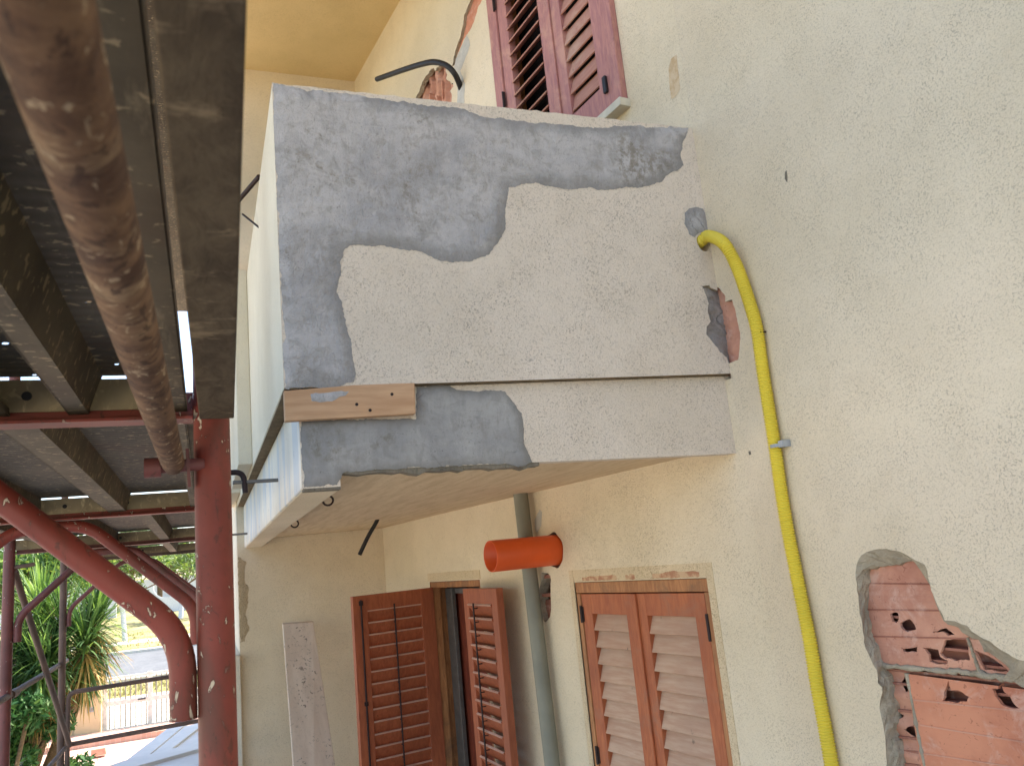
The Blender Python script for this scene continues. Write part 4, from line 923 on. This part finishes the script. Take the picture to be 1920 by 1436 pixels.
# grass tufts on the verge beyond the road
def blades(name, region, n, h, mt, label):
    mb = MB()
    for i in range(n):
        x = rng.uniform(region[0], region[1]); y = rng.uniform(region[2], region[3]); a = rng.uniform(0, 6.28); hh = h*rng.uniform(.4, 1.2); w_ = hh*.35
        dx, dy = math.cos(a)*w_, math.sin(a)*w_; lx, ly = rng.normal()*hh*.4, rng.normal()*hh*.4
        mb.add([(x-dx, y-dy, .005), (x+dx, y+dy, .005), (x+lx, y+ly, hh)], [(0, 1, 2)])
    o = mb.build(name, mt); tag(o, label, 'grass', kind='stuff'); return o
def leafm(name, c, c2, tr=.25):
    a = NM(name, .6, .3); oi = a.n('ShaderNodeObjectInfo'); g = a.noise(2.2, 4); a.base(a.mix(a.ramp(g, .35, .65), lin(c), lin(c2)))
    g2 = a.noise(40, 2); a.over(a.ramp(g2, .5, .7, 0, .5), lin([x*1.15 for x in c2]))
    m = a.done(); t = a.t; out = t.nodes['Material Output']; tl = t.nodes.new('ShaderNodeBsdfTranslucent'); mx = t.nodes.new('ShaderNodeMixShader'); mx.inputs[0].default_value = tr
    t.links.new(a.col, tl.inputs[0]); t.links.new(a.b.outputs[0], mx.inputs[1]); t.links.new(tl.outputs[0], mx.inputs[2]); t.links.new(mx.outputs[0], out.inputs[0]); return m
DRY = leafm('dry_blades', (166, 154, 106), (136, 136, 82))
blades('dry_grass', (39, 60, -6, 26), 4500, .11, DRY, 'dry yellow green grass on the verge across the road')
blades('dry_grass', (22.7, 25.9, -2, 12), 2500, .1, DRY, 'narrow strip of dry grass between the gate and the near kerb')

# gate
gx = 17.0; gt = thing('garden_gate', (gx, 2.4, 0), 'low white metal garden gate with thin upright bars', 'gate')
GW = simple('gate_white_paint', (222, 220, 210), .5)
zt_ = 1.0+.03; 
mb = MB()
for a, b in ((.06, .1), (.48, .56), (.93, .97)): mb.box((gx-.02, .9, a), (gx+.02, 3.36, b))
for y in (3.32, 2.58, 1.7, .92): mb.box((gx-.024, y-.04, .04), (gx+.024, y+.04, .99))
mb.build('gate_frame', GW, gt, bevel=.004)
mb = MB(); y = 3.24
while y > .95: mb.box((gx-.01, y-.011, .08), (gx+.01, y+.011, .96)); y -= .085
mb.build('bars', simple('gate_bar_paint', (150, 148, 136), .6), gt)
mb = MB(); mb.tube([(gx-.03, 2.66, .535), (gx-.06, 2.66, .535), (gx-.06, 2.78, .535)], .012, 8); mb.build('handle', BLK, gt)
PILM = plaster('beige_gate_wall', (206, 184, 146), (170, 150, 116), 1, .2)
pw = thing('garden_wall', (17, 4.2, 0), 'low beige garden wall with a small house number left of the gate', 'wall')
mb = MB(); mb.box((16.9, 3.42, 0), (17.15, 11, 1.05)); mb.box((16.85, 3.38, 0), (17.2, 3.78, 1.12)); mb.build('wall_body', PILM, pw, bevel=.006)
mb = MB(); mb.box((16.88, 3.39, .93), (16.9, 3.41, .99)); 
mb = MB(); pc = onX(170, 1330, 16.84); mb.box((16.835, pc.y-.055, pc.z-.04), (16.848, pc.y+.055, pc.z+.04)); mb.build('number_plate', TIE, pw)
for k, ch in enumerate(('8', '8')):
    cu = bpy.data.curves.new('digit', 'FONT'); cu.body = ch; cu.size = .07; cu.extrude = .001; tmp = bpy.data.objects.new('digit', cu); COL.objects.link(tmp)
    dg = bpy.context.evaluated_depsgraph_get(); me = bpy.data.meshes.new_from_object(tmp.evaluated_get(dg)); bpy.data.objects.remove(tmp)
    o = bpy.data.objects.new('digit', me); COL.objects.link(o); me.materials.clear(); me.materials.append(simple('digit_brown', (120, 96, 84)))
    me.transform(Matrix.Translation((16.833, pc.y+.04-.042*k, pc.z-.025)) @ Matrix.Rotation(R(-90), 4, 'Z') @ Matrix.Rotation(R(90), 4, 'X')); child(o, pw)
mb = MB(); mb.box((15.9, .8, .0), (16.8, 6, .1)); o = mb.build('gate_step', pave()); o['kind'] = 'structure'; 
mb = MB(); c = onZ(185, 1414, -2.36); mb.hexa([c+V(p) for p in ((-.1, -.12, 0), (.1, -.1, 0), (.1, .12, 0), (-.1, .1, 0), (-.08, -.1, .1), (.08, -.1, .08), (.09, .1, .08), (-.08, .1, .1))]); tag(mb.build('brick_piece', BR, bevel=.01), 'broken piece of red brick lying on the yard paving', 'brick')
mb = MB(); mb.tube(bez([onZ(137, 1428, -2.38), onZ(150, 1420, -2.38), onZ(165, 1419, -2.38), onZ(178, 1418, -2.38)], 6), .02, 8); tag(mb.build('cable', BLK), 'dark cable lying on the yard paving beside the brick piece', 'cable')
# white canopy frame below the scaffold
cn = thing('canopy_frame', (6.2, 1.7, 0), 'white metal canopy frame low down behind the red post', 'canopy')
def flat(px, z, th, name):
    mb = MB(); q = [onZ(a, b, z) for a, b in px]; mb.prism(q, (0, 0, -th)); return mb.build(name, WHP, cn, bevel=.003)
def zz2(pts): return [(180+a/7.11, 1240+b/7.11) for a, b in pts]
flat(zz2([(360, 1318), (1360, 1068), (1600, 1010), (1600, 1110), (1360, 1160), (500, 1400), (200, 1460), (180, 1380)]), -1.0, .03, 'beam')
flat(zz2([(520, 1420), (1360, 1205), (1650, 1130), (1650, 1600), (300, 1600)]), -1.02, .03, 'beam')
flat(zz2([(380, 1325), (1110, 765), (1300, 755), (1145, 872), (708, 1238)]), -1.035, .02, 'slat')
flat(zz2([(735, 1232), (1180, 862), (1420, 800), (1380, 870), (1005, 1160)]), -1.035, .02, 'slat')
flat(zz2([(1070, 1140), (1370, 895), (1500, 860), (1500, 1040), (1360, 1085)]), -1.05, .02, 'side_panel')
mb = MB(); q = onZ(330, 1352, -1.03)
for p in (onZ(380, 1400, -1.06), onZ(372, 1362, -1.07), onZ(250, 1445, -1.06)): mb = MB(); mb.box((p.x-.02, p.y-.02, .0), (p.x+.02, p.y+.02, p.z)); mb.build('leg', WHP, cn)
# globe lamp
gp = onX(45, 1428, 9.2); gl = thing('garden_lamp', (gp.x, gp.y, 0), 'round white garden lamp among the shrubs at the bottom left', 'lamp')
bpy.ops.mesh.primitive_uv_sphere_add(segments=24, ring_count=14, radius=.085, location=gp); s_ = bpy.context.object; s_.name = 'globe'
for p in s_.data.polygons: p.use_smooth = True
s_.data.materials.append(simple('opal_glass', (238, 240, 238), .25)); s_.data.transform(Matrix.Translation(gp)); s_.location = (0, 0, 0); child(s_, gl)
mb = MB(); mb.tube([(gp.x, gp.y, 0), (gp.x, gp.y, gp.z-.08)], .02, 10); mb.tube([(gp.x, gp.y, gp.z-.1), (gp.x, gp.y, gp.z-.075)], .045, 12); mb.build('lamp_post', BLK, gl)

# --- white boundary walls far off
BLW = simple('white_boundary_paint', (226, 228, 232), .8)
bw = MB(); x = 75
def zat(px, py): return onX(px, py, x)
yb0 = onX(368, 1136, x).y
bw.box((x, -30, 0), (x+.3, onX(292, 1120, x).y-.2, CAM_H-.58)); bw.box((x, onX(292, 1120, x).y+.15, 0), (x+.4, onX(280, 1120, x).y+.45, CAM_H+.48))
arc = [(onX(292, 1120, x).y+.2, CAM_H+.40)]+[(onX(292, 1120, x).y+.2-.9*(1-math.cos(t)), CAM_H+.40-.98*math.sin(t)) for t in np.linspace(0, math.pi/2, 8)]+[(onX(292, 1120, x).y-.8, 0), (onX(292, 1120, x).y+.3, 0)]
bw.prism([V((x+.02, a, b)) for a, b in arc], (.26, 0, 0)); bw.box((x, 8.4, 0), (x+.3, 60, CAM_H-.5))
tag(bw.build('boundary_wall', BLW), 'white boundary wall with a curved step beyond the road', 'wall')
bw = MB(); x = 96; a = onX(255, 1098, x); bw.box((x, -40, 1), (x+.3, a.y+9, CAM_H+1.25)); tag(bw.build('boundary_wall', BLW), 'long white wall higher up the slope behind the trees', 'wall')

# ================================================================ PLANTS
GL = leafm('yucca_leaf', (88, 118, 60), (52, 82, 42)); GD = leafm('dry_yucca_leaf', (186, 156, 92), (142, 112, 62), .15); BARK = _dirtywood('yucca_bark', (120, 100, 76), (88, 72, 54), (1, 1, 6))
GL2 = leafm('light_yucca_leaf', (148, 176, 84), (100, 136, 56))
def blade(mb, c, d, L, w_, droop):
    d = V(d).normalized(); sidev = d.cross(V((0, 0, 1)))
    if sidev.length < .1: sidev = V((1, 0, 0))
    sidev.normalize(); k = 5; vs = []; p = V(c); v = V(d)
    for i in range(k+1):
        t = i/k; ww = w_*(1-t)**.7*(.6+.4*min(1, t*5)) if i < k else 0
        if i == k: vs.append(p.copy())
        else: vs += [p-sidev*ww, p+sidev*ww]
        v = (v+V((0, 0, -droop/k))).normalized(); p = p+v*(L/k)
    fs = [(2*i, 2*i+1, 2*i+3, 2*i+2) for i in range(k-1)]+[(2*k-2, 2*k-1, 2*k)]
    mb.add(vs, fs, True)
def yucca(heads, base, label, group=None):
    e = thing('yucca', (base[0], base[1], 0), label, 'yucca', group)
    tr = MB(); g_ = MB(); d_ = MB()
    for (c, r, n, up, lite) in heads:
        c = V(c)
        tr.tube(bez([V((base[0]+(c.x-base[0])*.15, base[1]+(c.y-base[1])*.15, 0)), V((base[0]+(c.x-base[0])*.7, base[1]+(c.y-base[1])*.7, c.z*.5)), c], 5), .06, 8)
        for i in range(n):
            a = rng.uniform(0, 6.283); el = rng.uniform(-.15+up, 1.45); dd = (math.cos(a)*math.cos(el), math.sin(a)*math.cos(el), math.sin(el))
            g_.cur = 1 if rng.uniform() < lite else 0
            blade(g_, c+V((0, 0, rng.uniform(-.14, .1))), dd, r*rng.uniform(.75, 1.15), .013+.006*rng.uniform(), rng.uniform(.1, .9))
        for i in range(int(n*.8)):
            a = rng.uniform(0, 6.283); el = rng.uniform(-1.3, -.2); dd = (math.cos(a)*math.cos(el), math.sin(a)*math.cos(el), math.sin(el))
            dst = d_ if rng.uniform() < .5 else g_; 
            if dst is g_: g_.cur = 0
            blade(dst, c+V((0, 0, rng.uniform(-.35, -.08))), dd, r*rng.uniform(.6, 1.0), .014, rng.uniform(.3, 1.2))
    tr.build('trunk', BARK, e); g_.build('crown', [GL, GL2], e); d_.build('dry_leaves', GD, e)
    return e
def H(px, py, x): return tuple(onX(px, py, x))
yucca([(H(78, 1150, 10.0), .62, 240, .25, .7), (H(118, 1185, 9.7), .6, 230, 0, .5), (H(180, 1160, 9.8), .56, 220, .05, .2), (H(160, 1205, 9.4), .48, 220, -.3, .15), (H(92, 1238, 9.3), .48, 200, -.4, .1)], (9.8, 3.6), 'large spiky yucca with dry hanging leaves behind the scaffold frames')
yucca([(H(45, 1215, 9.6), .6, 220, -.2, .25), (H(72, 1258, 9.3), .5, 200, -.4, .1), (H(10, 1270, 9.5), .5, 180, -.2, .1)], (9.5, 3.6), 'lower yucca clump at the left edge beside the taller one')
SH = leafm('shrub_leaf', (70, 112, 56), (40, 78, 42)); SH2 = leafm('tree_leaf', (150, 168, 66), (92, 122, 52)); SH3 = leafm('olive_leaf', (116, 134, 78), (84, 104, 66)); SH4 = leafm('dark_tree_leaf', (84, 116, 50), (56, 86, 44))
def crown(mb, blobs, n, size, stretch=1.6):
    for (c, r) in blobs:
        c = np.array(c)
        for i in range(n):
            v = rng.normal(size=3); v /= np.linalg.norm(v); p = c+v*np.array(r)*rng.uniform(.25, 1.08)**.6
            a = rng.normal(size=3); a /= np.linalg.norm(a); b = np.cross(a, rng.normal(size=3)); b /= np.linalg.norm(b); s_ = size*rng.uniform(.5, 1.3)
            mb.cur = 1 if rng.uniform() < .35 else 0
            mb.add([p-a*s_*stretch, p+b*s_*.5, p+a*s_*stretch, p-b*s_*.5], [(0, 1, 2, 3)])
def shrub(px, py, x, rr, n, label):
    c = onX(px, py, x); e = thing('shrub', (c.x, c.y, 0), label, 'shrub'); mb = MB(); bl = []
    for i in range(9): bl.append(((c.x+rng.normal()*rr*.4, c.y+rng.normal()*rr*.55, max(.3, c.z+rng.normal()*rr*.5)), (rr*.42, rr*.42, rr*.36)))
    crown(mb, bl, n, .03); mb.build('foliage', [SH, SH4], e)
    mb = MB()
    for i in range(5): mb.tube(bez([(c.x, c.y, 0), (c.x+rng.normal()*.1, c.y+rng.normal()*.1, c.z*.5), bl[i][0]], 4), .018, 6)
    mb.build('stem', BARK, e)
shrub(34, 1385, 8.9, .42, 420, 'dark green leafy shrub at the bottom left below the yucca')
shrub(2, 1340, 9.4, .45, 380, 'green shrub at the left edge behind the first outer post')
def tree(px, py, x, hgt, blobs, label, lm, tw=.16, bark=BLW, n=420, size=.11, lean=0, low=0):
    b = onX(px, py, x); e = thing('tree', (b.x, b.y, 0), label, 'tree', 'trees across the road'); z0 = 0
    mb = MB(); top = V((b.x, b.y+lean, hgt)); mb.tube(bez([(b.x, b.y, z0), (b.x+.1, b.y+lean*.3, z0+hgt*.35), (b.x, b.y+lean*.6, z0+hgt*.6)], 5), tw, 10, radii=None)
    mb.build('trunk', bark, e)
    mb = MB(); fk = V((b.x, b.y+lean*.6, z0+hgt*.58)); bb = []
    for (dx, dy, dz, r) in blobs: c = V((b.x+dx, b.y+dy, dz)); bb.append((tuple(c), (r, r, r*.7))); mb.tube(bez([fk, (fk+c)/2+V((rng.normal()*.2, rng.normal()*.2, .1)), c], 4), tw*.22, 6)
    mb.build('limbs', BARK, e)
    mb = MB(); crown(mb, bb, n, size); mb.build('crown', lm, e); return e
bl = lambda k, s, z, r: [(rng.normal()*s, rng.normal()*s, z+rng.normal()*r*.45, r*rng.uniform(.6, 1.1)) for _ in range(k)]
tree(234, 1198, 49, 3.6, bl(16, 1.5, 3.7, 1.0), 'tree with a whitewashed trunk on the verge, leaves thin enough to see through', [SH3, SH2], .13, BLW, 230, .09, .3)
tree(338, 1150, 66, 4.2, bl(15, 2.0, 4.7, 1.2), 'tree with a white trunk beside the boundary wall, seen under the deck edge', [SH3, SH2], .17, BLW, 260, .11, -.3)
tree(95, 1190, 48, 3.8, bl(18, 1.8, 3.9, 1.2), 'bright yellow green tree behind the yucca at the left', [SH2, SH4], .2, BARK, 360, .11)
tree(20, 1200, 47, 4.0, bl(16, 1.7, 3.9, 1.2), 'dense dark green tree at the left edge behind the outer post', [SH4, SH2], .2, BARK, 360, .11)
tree(190, 1170, 84, 5.4, bl(14, 2.6, 6.4, 1.5), 'pale far tree on the slope between the posts', [SH3, SH4], .2, BARK, 300, .16)
tree(300, 1160, 88, 6.0, bl(16, 3.4, 7.2, 1.6), 'broad far tree behind the upper white wall', [SH4, SH3], .25, BARK, 300, .17)
hd = MB(); 
for i in range(26): c = onX(150+i*10, 1090, 120); crown(hd, [((c.x+rng.normal()*4, c.y, 6.0+rng.normal()*.5), (2.2, 2.2, 1.1))], 130, .25)
tag(hd.build('far_bushes', [SH4, SH3]), 'low dark bushes on the dry slope in the far distance', 'bushes', kind='stuff')
